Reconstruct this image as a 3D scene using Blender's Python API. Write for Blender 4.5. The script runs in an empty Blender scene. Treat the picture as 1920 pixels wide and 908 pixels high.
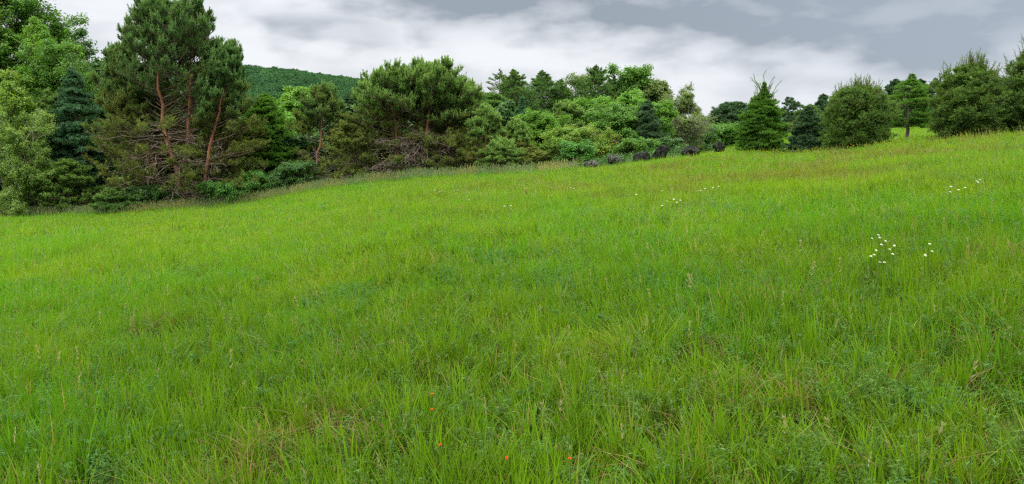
import bpy, math
import numpy as np

# ------------------------------------------------------------------ camera
F_PX = 1371.0                      # focal length in photo pixels (1920 wide)
PITCH = math.radians(8.9)
EYE = 1.6
SC = bpy.context.scene
C = SC.collection
cam_data = bpy.data.cameras.new('camera')
cam_data.sensor_width = 36.0
cam_data.lens = F_PX / 1920.0 * 36.0
cam_data.clip_end = 6000.0
cam = bpy.data.objects.new('camera', cam_data)
C.objects.link(cam)
cam.location = (0, 0, EYE)
cam.rotation_euler = (math.pi / 2 - PITCH, 0, 0)
SC.camera = cam

# ------------------------------------------------------------------ world
SUN_EL, SUN_AZ = math.radians(58), math.radians(205)     # azimuth clockwise from +Y
world = bpy.data.worlds.new('World')
SC.world = world
world.use_nodes = True
SKY_STRENGTH = 0.10


class NT:
    """tiny helper for writing node trees"""
    def __init__(self, tree):
        self.t = tree
        self.n = tree.nodes
        self.l = tree.links

    def new(self, kind, **kw):
        nd = self.n.new(kind)
        for k, v in kw.items():
            setattr(nd, k, v)
        return nd

    def put(self, sock, v):
        if v is None:
            return
        if isinstance(v, bpy.types.NodeSocket):
            self.l.new(v, sock)
        elif isinstance(v, (tuple, list)) and len(v) == 3 and sock.type == 'RGBA':
            sock.default_value = (v[0], v[1], v[2], 1)
        else:
            sock.default_value = v

    def math(self, op, a, b=None, c=None, clamp=False):
        nd = self.new('ShaderNodeMath', operation=op, use_clamp=clamp)
        self.put(nd.inputs[0], a)
        if b is not None:
            self.put(nd.inputs[1], b)
        if c is not None:
            self.put(nd.inputs[2], c)
        return nd.outputs[0]

    def ramp(self, v, lo, hi, a=0.0, b=1.0, kind='SMOOTHSTEP'):
        nd = self.new('ShaderNodeMapRange', interpolation_type=kind)
        self.put(nd.inputs[0], v)
        nd.inputs[1].default_value = lo
        nd.inputs[2].default_value = hi
        nd.inputs[3].default_value = a
        nd.inputs[4].default_value = b
        return nd.outputs[0]

    def mix(self, f, a, b, mode='MIX'):
        nd = self.new('ShaderNodeMix', data_type='RGBA', blend_type=mode)
        self.put(nd.inputs[0], f)
        self.put(nd.inputs[6], a)
        self.put(nd.inputs[7], b)
        return nd.outputs[2]

    def noise(self, vec, scale, detail=4, rough=0.55, dist=0.0):
        nd = self.new('ShaderNodeTexNoise')
        if vec is not None:
            self.l.new(vec, nd.inputs['Vector'])
        nd.inputs['Scale'].default_value = scale
        nd.inputs['Detail'].default_value = detail
        nd.inputs['Roughness'].default_value = rough
        nd.inputs['Distortion'].default_value = dist
        return nd.outputs[0]

    def comb(self, x, y, z):
        nd = self.new('ShaderNodeCombineXYZ')
        for s, v in zip(nd.inputs, (x, y, z)):
            self.put(s, v)
        return nd.outputs[0]


def build_world():
    nt = NT(world.node_tree)
    nt.n.clear()
    out = nt.new('ShaderNodeOutputWorld')
    bg = nt.new('ShaderNodeBackground')
    sky = nt.new('ShaderNodeTexSky', sky_type='NISHITA', sun_disc=False)
    sky.sun_elevation = SUN_EL
    sky.sun_rotation = SUN_AZ
    sky.air_density = 1.0
    sky.dust_density = 2.0
    tc = nt.new('ShaderNodeTexCoord')
    sep = nt.new('ShaderNodeSeparateXYZ')
    nt.l.new(tc.outputs['Generated'], sep.inputs[0])
    x, y, z = sep.outputs
    az = nt.math('ARCTAN2', x, y)                       # radians, 0 = forward
    el = nt.math('ARCSINE', z)
    # cloud layer seen in perspective: lower clouds look flatter
    v1 = nt.comb(nt.math('MULTIPLY', az, 3.6), nt.math('MULTIPLY', el, 9.0), 1.7)
    n1 = nt.noise(v1, 1.0, 3, 0.45, 0.0)
    v2 = nt.comb(nt.math('MULTIPLY', az, 11.0), nt.math('MULTIPLY', el, 27.0), 4.2)
    n2 = nt.noise(v2, 1.0, 4, 0.48, 0.0)
    n = nt.math('ADD', nt.math('MULTIPLY', n1, 0.62), nt.math('MULTIPLY', n2, 0.38))
    nz = nt.math('SUBTRACT', n, 0.5)

    # the big grey bank fills the sky right of centre above a sloping lower edge
    #   warp the two coordinates so that its edge is ragged
    azw = nt.math('ADD', az, nt.math('MULTIPLY', nz, 0.50))
    elw = nt.math('ADD', el, nt.math('MULTIPLY', nz, 0.12))
    right = nt.ramp(azw, -0.24, -0.08)
    # lower edge: el 0.118 at az -0.15, 0.095 at 0.2, 0.05 at az 0.4, 0.03 at 0.6
    edge = nt.math('ADD', nt.ramp(az, 0.08, 0.55, 0.132, 0.062, 'SMOOTHSTEP'), 0.0)
    above = nt.ramp(nt.math('SUBTRACT', elw, edge), -0.045, 0.04)
    bank = nt.math('MULTIPLY', right, above)
    # a fainter grey streak on the left of the bank
    s1 = nt.math('MULTIPLY', nt.ramp(azw, -0.36, -0.26), nt.ramp(azw, -0.10, -0.20))
    s2 = nt.math('MULTIPLY', nt.ramp(elw, 0.088, 0.11), nt.ramp(elw, 0.16, 0.135))
    streak = nt.math('MULTIPLY', nt.math('MULTIPLY', s1, s2), 0.42)
    veil = nt.ramp(n2, 0.38, 0.72, 0.0, 0.30)
    dark = nt.math('MAXIMUM', bank, streak)
    dark = nt.math('ADD', nt.math('MULTIPLY', dark, nt.ramp(n2, 0.25, 0.72, 0.74, 1.06)), veil, clamp=False)
    dark = nt.math('MINIMUM', dark, 1.1)
    lightc = (0.73, 0.75, 0.785)
    darkc = (0.262, 0.302, 0.352)
    col = nt.mix(dark, lightc, darkc)
    # slight dimming towards the right-hand horizon
    col = nt.mix(nt.ramp(az, 0.05, 0.65, 0.0, 0.34), col, (0.41, 0.47, 0.565))
    # an overcast sky is two to three times brighter overhead than at the horizon
    up = nt.ramp(el, 0.17, 0.80, 1.0, 4.2, 'SMOOTHSTEP')
    col = nt.mix(nt.ramp(el, 0.17, 0.6), col, (0.66, 0.655, 0.625))
    vm = nt.new('ShaderNodeVectorMath', operation='SCALE')
    nt.l.new(col, vm.inputs[0])
    nt.l.new(nt.math('MULTIPLY', up, 1.0 / SKY_STRENGTH), vm.inputs['Scale'])
    tot = nt.mix(0.95, sky.outputs[0], vm.outputs[0])
    nt.l.new(tot, bg.inputs[0])
    bg.inputs[1].default_value = SKY_STRENGTH
    nt.l.new(bg.outputs[0], out.inputs[0])
    world.cycles.sampling_method = 'MANUAL'
    world.cycles.sample_map_resolution = 512


build_world()
sun_d = bpy.data.lights.new('sun', 'SUN')
sun_d.energy = 1.5
sun_d.angle = math.radians(22)
sun_d.color = (1.0, 0.965, 0.91)
sun = bpy.data.objects.new('sun', sun_d)
C.objects.link(sun)
sun.rotation_euler = (math.pi / 2 - SUN_EL, 0, -SUN_AZ + math.pi)

vs = SC.view_settings
SC.display_settings.display_device = 'sRGB'
vs.view_transform = 'Standard'
vs.look = 'None'
vs.exposure = 0.35
vs.gamma = 1.0
vs.use_curve_mapping = False
SC.render.engine = 'CYCLES'
cy = SC.cycles
cy.max_bounces = 6
cy.diffuse_bounces = 3
cy.glossy_bounces = 1
cy.transmission_bounces = 3
cy.transparent_max_bounces = 4
cy.volume_bounces = 0
cy.use_adaptive_sampling = True
cy.adaptive_threshold = 0.015
cy.use_denoising = False
cy.denoiser = 'OPENIMAGEDENOISE'
cy.denoising_input_passes = 'RGB_ALBEDO_NORMAL'
cy.denoising_prefilter = 'ACCURATE'
cy.sample_clamp_indirect = 2.0
cy.caustics_reflective = False
cy.caustics_refractive = False
cy.pixel_filter_type = 'BLACKMAN_HARRIS'
cy.filter_width = 1.3

# ------------------------------------------------------------------ projection helpers
CP, SP = math.cos(PITCH), math.sin(PITCH)


def row_grad(row):
    """rise per metre forward of the ray through photo row"""
    v = (454.0 - row) / F_PX
    return (v * CP - SP) / (CP + v * SP)


def z_at(row, Y):
    return EYE + Y * row_grad(row)


def cam_depth(Y, z):
    return Y * CP - (z - EYE) * SP


def x_at(px, Y, z):
    return (px - 960.0) / F_PX * cam_depth(Y, z)


# ------------------------------------------------------------------ terrain
E_PX = np.array([-400, -100, 0, 200, 300, 400, 500, 600, 700, 800, 900, 1000, 1060, 1160, 1250, 1300, 1400, 1500, 1600, 1700, 1800, 1920, 2100, 2400], float)
E_ROW = np.array([412, 409, 407, 403, 396, 388, 376, 355, 343, 334, 329, 325, 321, 309, 299, 294, 287, 284, 279, 265, 257, 249, 238, 226], float)
E_Y = np.array([46, 46, 46, 45, 45, 46, 46, 46, 45, 44, 43, 42, 41, 41, 40, 39, 38, 36, 33, 31, 30, 28, 28, 28], float)
FX = np.array([-400, 0, 400, 700, 900, 1060, 1160, 1250, 1300, 1400, 1500, 1600, 1700, 1750, 1850, 1920, 2400], float)
FROW = np.array([330, 330, 322, 305, 296, 292, 289, 283, 279, 263, 250, 246, 241, 234, 236, 237, 235], float)
FY = np.array([120, 120, 120, 120, 110, 90, 82, 80, 80, 85, 95, 100, 100, 100, 100, 100, 100], float)
RX = np.array([-900, 0, 300, 455, 520, 600, 680, 760, 860, 900, 1000, 1150, 1300, 1400, 1500, 1900, 2600], float)
RROW = np.array([170, 135, 128, 133, 138, 147, 157, 170, 184, 188, 206, 222, 232, 234, 238, 240, 236], float)
GX, GY = 0.108, -0.027
_ug = np.linspace(-1.6, 1.6, 641)


def _smooth(a, k=9):
    p = np.pad(a, k, mode='edge')
    return np.convolve(p, np.ones(2 * k + 1) / (2 * k + 1), 'valid')


_pxg = 960 + _ug * F_PX                                   # close enough: u = X / Y
_De = _smooth(np.interp(_pxg, E_PX, E_Y))
_ze = _smooth(EYE + np.interp(_pxg, E_PX, E_Y) * row_grad(np.interp(_pxg, E_PX, E_ROW)) - 0.22, 5)
_Yf = _smooth(np.interp(_pxg, FX, FY))
_zf = _smooth(EYE + _Yf * row_grad(np.interp(_pxg, FX, FROW)) - 0.2)
_zr = _smooth(EYE + 1200 * row_grad(np.interp(_pxg, RX, RROW)) - 7.0, 4)


def vnoise(x, y, seed=0.0):
    return (np.sin(x * 1.0 + 1.3 * np.sin(y * 0.7 + seed)) + np.sin(y * 1.17 + 1.7 * np.sin(x * 0.61 + 2 + seed))
            + 0.6 * np.sin(x * 2.3 + y * 1.9 + seed * 2) + 0.4 * np.sin(y * 3.7 - x * 2.9 + seed)) / 3.0


def sstep(t):
    t = np.clip(t, 0, 1)
    return t * t * (3 - 2 * t)


def terrain(X, Y):
    X = np.asarray(X, float)
    Y = np.asarray(Y, float)
    Yp = np.maximum(Y, 0.5)
    u = np.clip(X / Yp, -1.6, 1.6)
    # photo columns follow from u and the camera pitch; the small correction is folded into px
    De = np.interp(u, _ug, _De)
    ze = np.interp(u, _ug, _ze)
    k = np.minimum(1.0, De / Yp)
    Xn = np.clip(X * k, -75, 60)
    Yn = np.where(Y > De, De, Y)
    corr = ze / De - (GX * u + GY)
    corr = corr * (1 - sstep((np.abs(u) - 0.85) / 0.6))
    zn = GX * Xn + GY * np.maximum(Yn, -30) + corr * np.maximum(Yn, 0) * sstep(Yn / 4.0)
    zn = zn + 0.05 * vnoise(X * 0.9, Y * 0.9) * sstep(Y / 6) * (Y < De)
    Yf = np.interp(u, _ug, _Yf)
    zf = np.interp(u, _ug, _zf)
    t = np.clip((Y - De) / (Yf - De), 0, 1)
    z = zn + (zf - zn) * t - 0.45 * np.sin(math.pi * t)
    t2 = np.clip((Y - Yf) / 400.0, 0, 1)
    z = z + (-16.0 - z) * sstep(t2) * (Y > Yf)
    zr = np.interp(u, _ug, _zr)
    t3 = sstep((Y - 620.0) / 560.0)
    z = np.where(Y > 620, z + (zr - z) * t3, z)
    z = np.where(Y > 1200, zr - (Y - 1200) * 0.03, z)
    return z


def tnormal(X, Y):
    e = 0.3
    dx = (terrain(X + e, Y) - terrain(X - e, Y)) / (2 * e)
    dy = (terrain(X, Y + e) - terrain(X, Y - e)) / (2 * e)
    return dx, dy


def place(px, Y, zmid=None):
    """ground point at forward distance Y in photo column px"""
    X = (px - 960) / F_PX * Y
    for _ in range(4):
        z = float(terrain(X, Y))
        X = x_at(px, Y, z if zmid is None else zmid)
    return X, Y, float(terrain(X, Y))


# ------------------------------------------------------------------ mesh + material helpers
def make_mesh(name, V, faces, mat, tint=None, smooth=False):
    """faces: list of int arrays (n,3) or (n,4)"""
    me = bpy.data.meshes.new(name)
    V = np.asarray(V, np.float32)
    faces = [f for f in faces if len(f)]
    nl = sum(f.size for f in faces)
    nf = sum(len(f) for f in faces)
    me.vertices.add(len(V))
    me.vertices.foreach_set('co', V.ravel())
    me.loops.add(nl)
    me.polygons.add(nf)
    me.loops.foreach_set('vertex_index', np.concatenate([f.ravel() for f in faces]).astype(np.int32))
    tot = np.concatenate([np.full(len(f), f.shape[1], np.int32) for f in faces])
    start = np.concatenate([[0], np.cumsum(tot)[:-1]]).astype(np.int32)
    me.polygons.foreach_set('loop_start', start)
    if smooth:
        me.polygons.foreach_set('use_smooth', np.ones(nf, bool))
    if tint is not None:
        at = me.attributes.new('tint', 'FLOAT', 'POINT')
        at.data.foreach_set('value', np.asarray(tint, np.float32))
    me.update(calc_edges=True)
    if mat is not None:
        me.materials.append(mat)
    return me


def link(name, me, parent=None):
    o = bpy.data.objects.new(name, me)
    C.objects.link(o)
    if parent is not None:
        o.parent = parent
    return o


def thing(name, label, cat, loc, group=None, rz=0.0):
    o = bpy.data.objects.new(name, None)
    o.empty_display_size = 0.3
    C.objects.link(o)
    o.location = loc
    o.rotation_euler = (0, 0, rz)
    o['label'] = label
    o['category'] = cat
    if group:
        o['group'] = group
    return o


def new_mat(name):
    m = bpy.data.materials.new(name)
    m.use_nodes = True
    nt = NT(m.node_tree)
    nt.n.clear()
    return m, nt


FOL = 1.65


def leaf_mat(name, dark, light, transl=0.35, rough=0.6, patch=1.2, alt=None, altamt=0.35, inst=False, gloss=0.05):
    """foliage: 'tint' 0..1 runs from old dark growth to fresh light growth"""
    m, nt = new_mat(name)
    light = tuple(c * FOL for c in light)
    dark = tuple(c * 1.45 for c in dark)
    if alt is not None:
        alt = tuple(c * FOL * 0.9 for c in alt)
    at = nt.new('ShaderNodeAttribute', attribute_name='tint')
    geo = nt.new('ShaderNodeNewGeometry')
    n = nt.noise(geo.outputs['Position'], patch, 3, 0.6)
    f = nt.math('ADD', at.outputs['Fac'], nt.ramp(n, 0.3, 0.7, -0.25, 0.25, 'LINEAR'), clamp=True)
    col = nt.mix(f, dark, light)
    if alt is not None:
        n2 = nt.noise(geo.outputs['Position'], patch * 0.45, 3, 0.6)
        col = nt.mix(nt.ramp(n2, 0.5, 0.68, 0.0, altamt), col, alt)
    if inst:
        oi = nt.new('ShaderNodeObjectInfo')
        col = nt.mix(nt.ramp(oi.outputs['Random'], 0, 1, 0.0, 0.35, 'LINEAR'), col, (light[0] * 1.35, light[1] * 1.05, light[2] * 0.7))
    hue = nt.new('ShaderNodeHueSaturation')
    hue.inputs['Saturation'].default_value = 1.0
    nt.l.new(col, hue.inputs['Color'])
    col = hue.outputs[0]
    d = nt.new('ShaderNodeBsdfDiffuse')
    nt.l.new(col, d.inputs[0])
    t = nt.new('ShaderNodeBsdfTranslucent')
    tcol = nt.mix(0.6, col, (light[0] * 1.5, light[1] * 1.5, light[2] * 0.6))
    nt.l.new(tcol, t.inputs[0])
    ms = nt.new('ShaderNodeMixShader')
    ms.inputs[0].default_value = transl
    nt.l.new(d.outputs[0], ms.inputs[1])
    nt.l.new(t.outputs[0], ms.inputs[2])
    g = nt.new('ShaderNodeBsdfGlossy')
    g.inputs['Roughness'].default_value = rough
    g.inputs[0].default_value = (0.75, 0.8, 0.85, 1)
    lw = nt.new('ShaderNodeLayerWeight')
    lw.inputs[0].default_value = 0.25
    ms2 = nt.new('ShaderNodeMixShader')
    nt.l.new(nt.math('MULTIPLY', lw.outputs[0], gloss), ms2.inputs[0])
    nt.l.new(ms.outputs[0], ms2.inputs[1])
    nt.l.new(g.outputs[0], ms2.inputs[2])
    out = nt.new('ShaderNodeOutputMaterial')
    nt.l.new(ms2.outputs[0], out.inputs[0])
    return m


def bark_mat(name, c1, c2, scale=6.0, top=None, top_h=(2, 5)):
    m, nt = new_mat(name)
    tc = nt.new('ShaderNodeTexCoord')
    mp = nt.new('ShaderNodeMapping')
    mp.inputs['Scale'].default_value = (1, 1, 0.22)
    nt.l.new(tc.outputs['Object'], mp.inputs[0])
    n = nt.noise(mp.outputs[0], scale, 5, 0.65)
    col = nt.mix(nt.ramp(n, 0.35, 0.65), c1, c2)
    if top is not None:
        sep = nt.new('ShaderNodeSeparateXYZ')
        nt.l.new(tc.outputs['Object'], sep.inputs[0])
        h = nt.math('ADD', sep.outputs[2], nt.math('MULTIPLY', n, 1.6))
        tcol = nt.mix(nt.ramp(n, 0.4, 0.62), (top[0] * 0.62, top[1] * 0.6, top[2] * 0.7), top)
        col = nt.mix(nt.ramp(h, top_h[0], top_h[1]), col, tcol)
    b = nt.new('ShaderNodeBsdfPrincipled')
    b.inputs['Roughness'].default_value = 0.9
    nt.l.new(col, b.inputs['Base Color'])
    bp = nt.new('ShaderNodeBump')
    bp.inputs['Strength'].default_value = 0.6
    bp.inputs['Distance'].default_value = 0.03
    nt.l.new(n, bp.inputs['Height'])
    nt.l.new(bp.outputs[0], b.inputs['Normal'])
    out = nt.new('ShaderNodeOutputMaterial')
    nt.l.new(b.outputs[0], out.inputs[0])
    return m


M = {}
M['pine_needles'] = leaf_mat('scots pine needles', (0.030, 0.072, 0.026), (0.098, 0.178, 0.050), 0.25, alt=(0.120, 0.125, 0.028), altamt=0.5, patch=0.8)
M['pine_needles_bright'] = leaf_mat('young pine needles', (0.034, 0.082, 0.024), (0.140, 0.228, 0.058), 0.3, alt=(0.10, 0.155, 0.03), patch=0.8)
M['pine_low'] = leaf_mat('old olive pine needles', (0.042, 0.070, 0.020), (0.140, 0.170, 0.036), 0.3, alt=(0.145, 0.125, 0.032), altamt=0.55, patch=0.8)
M['white_pine'] = leaf_mat('white pine needles', (0.024, 0.058, 0.016), (0.125, 0.205, 0.038), 0.25, alt=(0.085, 0.145, 0.020), patch=1.0)
M['conifer'] = leaf_mat('green conifer needles', (0.034, 0.086, 0.024), (0.100, 0.190, 0.040), 0.28, alt=(0.11, 0.15, 0.03), patch=0.6)
M['dark_conifer'] = leaf_mat('dark spruce needles', (0.016, 0.044, 0.020), (0.066, 0.120, 0.050), 0.15, patch=1.0)
M['blue_conifer'] = leaf_mat('blue green fir needles', (0.020, 0.062, 0.032), (0.080, 0.170, 0.078), 0.2, patch=1.0)
M['larch'] = leaf_mat('larch needles', (0.034, 0.092, 0.014), (0.090, 0.190, 0.024), 0.4, patch=1.0)
M['leaf_bright'] = leaf_mat('bright maple leaves', (0.045, 0.125, 0.010), (0.100, 0.212, 0.016), 0.45, alt=(0.20, 0.33, 0.02), patch=0.7)
M['leaf_mid'] = leaf_mat('green broad leaves', (0.034, 0.092, 0.014), (0.090, 0.195, 0.022), 0.4, alt=(0.12, 0.20, 0.02), patch=0.7)
M['leaf_dark'] = leaf_mat('dark broad leaves', (0.024, 0.064, 0.016), (0.062, 0.135, 0.028), 0.3, patch=0.7)
M['leaf_yellow'] = leaf_mat('yellow green leaves', (0.055, 0.120, 0.012), (0.130, 0.210, 0.020), 0.45, alt=(0.26, 0.26, 0.03), patch=0.9)
M['leaf_pale'] = leaf_mat('pale poplar leaves', (0.050, 0.105, 0.018), (0.165, 0.250, 0.050), 0.4, patch=0.9)
M['leaf_blue'] = leaf_mat('cool green leaves', (0.026, 0.086, 0.014), (0.072, 0.190, 0.024), 0.3, patch=0.9)
M['leaf_olive'] = leaf_mat('thin olive leaves', (0.060, 0.095, 0.024), (0.112, 0.165, 0.036), 0.35, patch=0.9)
M['bark_pine'] = bark_mat('scots pine bark', (0.075, 0.052, 0.040), (0.170, 0.120, 0.090), 5, (0.330, 0.138, 0.062), (1.6, 4.2))
M['bark_grey'] = bark_mat('grey bark', (0.070, 0.060, 0.050), (0.180, 0.160, 0.135), 6)
M['bark_pale'] = bark_mat('pale poplar bark', (0.230, 0.220, 0.180), (0.420, 0.410, 0.350), 5)
M['dead_twig'] = bark_mat('dead grey brown twigs', (0.125, 0.092, 0.070), (0.300, 0.245, 0.195), 3)
M['twig'] = bark_mat('brown twigs', (0.075, 0.050, 0.032), (0.150, 0.105, 0.070), 3)
M['twig_grey'] = bark_mat('grey green twigs', (0.120, 0.115, 0.080), (0.230, 0.220, 0.160), 3)


# ------------------------------------------------------------------ plant geometry
def unit(a):
    return a / np.maximum(np.linalg.norm(a, axis=-1, keepdims=True), 1e-9)


def tubes(P, R, sides=5):
    """P (M,N,3) polylines, R (M,N) radii -> verts, quad faces"""
    Mn, N, _ = P.shape
    T = unit(np.gradient(P, axis=1))
    ref = np.where(np.abs(T[:, :1, 2:3]) > 0.8, np.array([[[1.0, 0, 0]]]), np.array([[[0, 0, 1.0]]]))
    A = unit(np.cross(T, np.broadcast_to(ref, T.shape)))
    B = np.cross(T, A)
    ang = np.arange(sides) * 2 * math.pi / sides
    ring = (A[:, :, None, :] * np.cos(ang)[None, None, :, None] + B[:, :, None, :] * np.sin(ang)[None, None, :, None])
    V = P[:, :, None, :] + ring * R[:, :, None, None]
    V = V.reshape(-1, 3)
    m, n, s = np.meshgrid(np.arange(Mn), np.arange(N - 1), np.arange(sides), indexing='ij')
    a = (m * N + n) * sides + s
    b = (m * N + n) * sides + (s + 1) % sides
    Fq = np.stack([a, b, b + sides, a + sides], -1).reshape(-1, 4)
    return V, Fq


class Wood:
    def __init__(self):
        self.V, self.F, self.n = [], [], 0

    def add(self, P, R, sides=4):
        if len(P) == 0:
            return
        V, F = tubes(P, R, sides)
        self.V.append(V)
        self.F.append(F + self.n)
        self.n += len(V)

    def build(self, name, mat, parent):
        if not self.V:
            return None
        return link(name, make_mesh(name, np.concatenate(self.V), [np.concatenate(self.F)], mat, smooth=True), parent)


def sample(P, idx, t):
    """point and tangent at parameter t (0..1) of polylines idx"""
    N = P.shape[1]
    f = np.clip(t, 0, 1) * (N - 1)
    i = np.minimum(f.astype(int), N - 2)
    w = (f - i)[:, None]
    a, b = P[idx, i], P[idx, i + 1]
    return a * (1 - w) + b * w, unit(b - a)


def curve(rng, p, d, L, up=0.0, wob=0.08, N=6):
    """curved shoots: p,d (M,3), L (M,), up = vertical bend as a fraction of length"""
    s = np.linspace(0, 1, N)
    P = p[:, None, :] + d[:, None, :] * (L[:, None] * s)[:, :, None]
    up = np.broadcast_to(np.asarray(up, float), L.shape)
    P[:, :, 2] += (up * L)[:, None] * s[None] ** 2
    w = rng.normal(0, 1, (len(p), N, 3)) * (wob * L)[:, None, None] * s[None, :, None]
    return P + w * 0.5


def brush_templates(rng, K, nv=6, spread=0.55, nlen=0.5, wid=0.09, flat=1.0):
    """needle brush of unit axis length: K thin triangles round the axis"""
    Vs, Ts = [], []
    for _ in range(nv):
        z0 = rng.uniform(0, 1, K) ** 0.8
        a = rng.uniform(0, 2 * math.pi, K)
        out = np.stack([np.cos(a), np.sin(a) * flat, np.zeros(K)], -1)
        d = unit(out * spread + np.array([0, 0, 1.0]) * rng.uniform(0.4, 1.0, K)[:, None])
        base = np.stack([np.zeros(K), np.zeros(K), z0 * 0.85], -1)
        tip = base + d * (nlen * rng.uniform(0.7, 1.15, K))[:, None]
        side = unit(np.cross(d, rng.normal(0, 1, (K, 3)))) * wid
        v = np.stack([base - side * 0.5, base + side * 0.5, tip], 1)
        Vs.append(v.reshape(-1, 3))
        Ts.append(np.stack([z0 * 0.35, z0 * 0.35, z0 * 0.35 + 0.35], 1).ravel())
    f = np.arange(K * 3).reshape(-1, 3)
    return np.array(Vs), np.array(Ts), f


def leaf_templates(rng, K, nv=6, size=0.42, rad=1.0, flat=0.75, wide=0.36):
    """loose cluster of K pointed leaves in a unit ball, leaves face mostly up and out"""
    Vs, Ts = [], []
    for _ in range(nv):
        c = rng.normal(0, 1, (K, 3))
        c = unit(c) * (rng.uniform(0.15, 1, K) ** 0.5)[:, None] * rad
        c[:, 2] *= flat
        nrm = unit(c * 0.8 + rng.normal(0, 0.32, (K, 3)) + np.array([0, 0, 0.7]))
        a = unit(np.cross(nrm, rng.normal(0, 1, (K, 3))))
        a[:, 2] -= 0.35
        a = unit(a)
        b = unit(np.cross(nrm, a))
        s = (size * rng.uniform(0.7, 1.25, K))[:, None]
        v = np.stack([c, c + a * s * 0.5 + b * s * wide, c + a * s, c + a * s * 0.5 - b * s * wide], 1)
        Vs.append(v.reshape(-1, 3))
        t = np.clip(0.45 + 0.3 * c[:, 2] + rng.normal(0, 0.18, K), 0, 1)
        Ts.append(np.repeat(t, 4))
    f = np.arange(K * 4).reshape(-1, 4)
    return np.array(Vs), np.array(Ts), f


def reach(pz, L0, e, rise, H, W, profile, r, lo=0.1):
    """length at which a rising bough meets the crown outline at its own tip height"""
    L = L0.copy()
    for _ in range(6):
        ht = (pz + L * (np.sin(e) + rise)) / H
        T = W / 2 * profile(np.clip(ht, 0, 1)) * np.clip((1.02 - ht) * 12, 0, 1) / np.maximum(np.cos(e), 0.35) * r
        L = 0.5 * L + 0.5 * np.minimum(T, L0 * 1.6 + 0.2)
    return np.maximum(L, lo)


def lobes(rng, az, h):
    a, b = rng.uniform(0, 6.28, 2)
    return 1 + 0.13 * np.sin(2 * az + a + 4 * h) + 0.10 * np.sin(3 * az + b - 5 * h)


def finish(root, H, W, xy=True):
    """pull the crown in so that it ends at its real height and width"""
    kids = [o for o in root.children]
    fol = [o for o in kids if 'needles' in o.name or 'leaves' in o.name]
    Z, Xs = [], []
    for o in fol:
        a = np.empty(len(o.data.vertices) * 3, np.float32)
        o.data.vertices.foreach_get('co', a)
        a = a.reshape(-1, 3)
        Z.append(a[:, 2])
        Xs.append(a[:, 0])
    zm = np.quantile(np.concatenate(Z), 0.9995)
    k = 1.0
    if xy:
        x = np.concatenate(Xs)
        half = 0.5 * (np.quantile(x, 0.992) - np.quantile(x, 0.008))
        k = float(np.clip(W / 2 / half, 0.6, 1.5))
    for o in kids:
        a = np.empty(len(o.data.vertices) * 3, np.float32)
        o.data.vertices.foreach_get('co', a)
        a = a.reshape(-1, 3)
        z0 = 0.45 * H
        up = a[:, 2] > z0
        a[up, 2] = z0 + (a[up, 2] - z0) * (H - z0) / (zm - z0)
        a[:, :2] *= k
        o.data.vertices.foreach_set('co', a.ravel())
        o.data.update()


def spread_templates(rng, tpl, p, d, s, tint):
    """copy templates to points p with axis d, size s"""
    Vt, Tt, f = tpl
    n = len(p)
    k = rng.integers(0, len(Vt), n)
    d = unit(d)
    r = rng.normal(0, 1, (n, 3))
    A = unit(np.cross(d, r))
    B = np.cross(d, A)
    tv = Vt[k]                                            # n,K,3
    s = np.broadcast_to(s, (n,))[:, None, None]
    V = p[:, None, :] + s * (tv[:, :, 0:1] * A[:, None] + tv[:, :, 1:2] * B[:, None] + tv[:, :, 2:3] * d[:, None])
    T = np.clip(Tt[k] + np.asarray(tint)[:, None], 0, 1)
    nvp = Vt.shape[1]
    F = (f[None] + (np.arange(n) * nvp)[:, None, None]).reshape(-1, f.shape[1])
    return V.reshape(-1, 3), T.ravel(), F


def leaves_obj(name, parts, mat, parent):
    V, T, F, n = [], [], [], 0
    for v, t, f in parts:
        V.append(v)
        T.append(t)
        F.append(f + n)
        n += len(v)
    return link(name, make_mesh(name, np.concatenate(V), F, mat, np.concatenate(T)), parent)


RG = np.random.default_rng(7)
BR_FINE = brush_templates(RG, 16, 8, 0.75, 0.50, 0.085)
BR_MED = brush_templates(RG, 11, 8, 0.8, 0.55, 0.13)
BR_FAR = brush_templates(RG, 7, 8, 0.9, 0.7, 0.22)
BR_CANDLE = brush_templates(RG, 16, 8, 0.30, 0.30, 0.075)
BR_FLAT = brush_templates(RG, 14, 8, 0.9, 0.42, 0.11, 0.35)
LF_FINE = leaf_templates(RG, 12, 8, 0.40)
LF_MED = leaf_templates(RG, 9, 8, 0.50)
LF_FAR = leaf_templates(RG, 6, 8, 0.75)
UP = np.array([0, 0, 1.0])


def prof(pts):
    xs = [a for a, b in pts]
    ys = [b for a, b in pts]
    return lambda h: np.interp(h, xs, ys)


def side_shoots(rng, P, per, t0, t1, lfrac, ang=(35, 70), flat=0.3, up=0.1, upbias=0.0, N=5, wob=0.08, Lp=None):
    """children along every polyline of P; returns child polylines, parent index, t"""
    Mn = len(P)
    idx = np.repeat(np.arange(Mn), per)
    t = rng.uniform(t0, t1, len(idx))
    p, T = sample(P, idx, t)
    if Lp is None:
        Lp = np.linalg.norm(P[:, -1] - P[:, 0], axis=1)
    side = unit(np.cross(T, UP) + 1e-6) * rng.choice([-1, 1], len(idx))[:, None]
    rnd = rng.normal(0, 1, (len(idx), 3))
    rnd -= (rnd * T).sum(1, keepdims=True) * T
    q = unit(side * (1 - flat) + unit(rnd) * flat + UP * upbias)
    a = np.radians(rng.uniform(ang[0], ang[1], len(idx)))[:, None]
    d = unit(T * np.cos(a) + q * np.sin(a))
    L = Lp[idx] * lfrac * rng.uniform(0.55, 1.15, len(idx)) * (1.15 - 0.6 * t)
    return curve(rng, p, d, L, up, wob, N), idx, t


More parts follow.
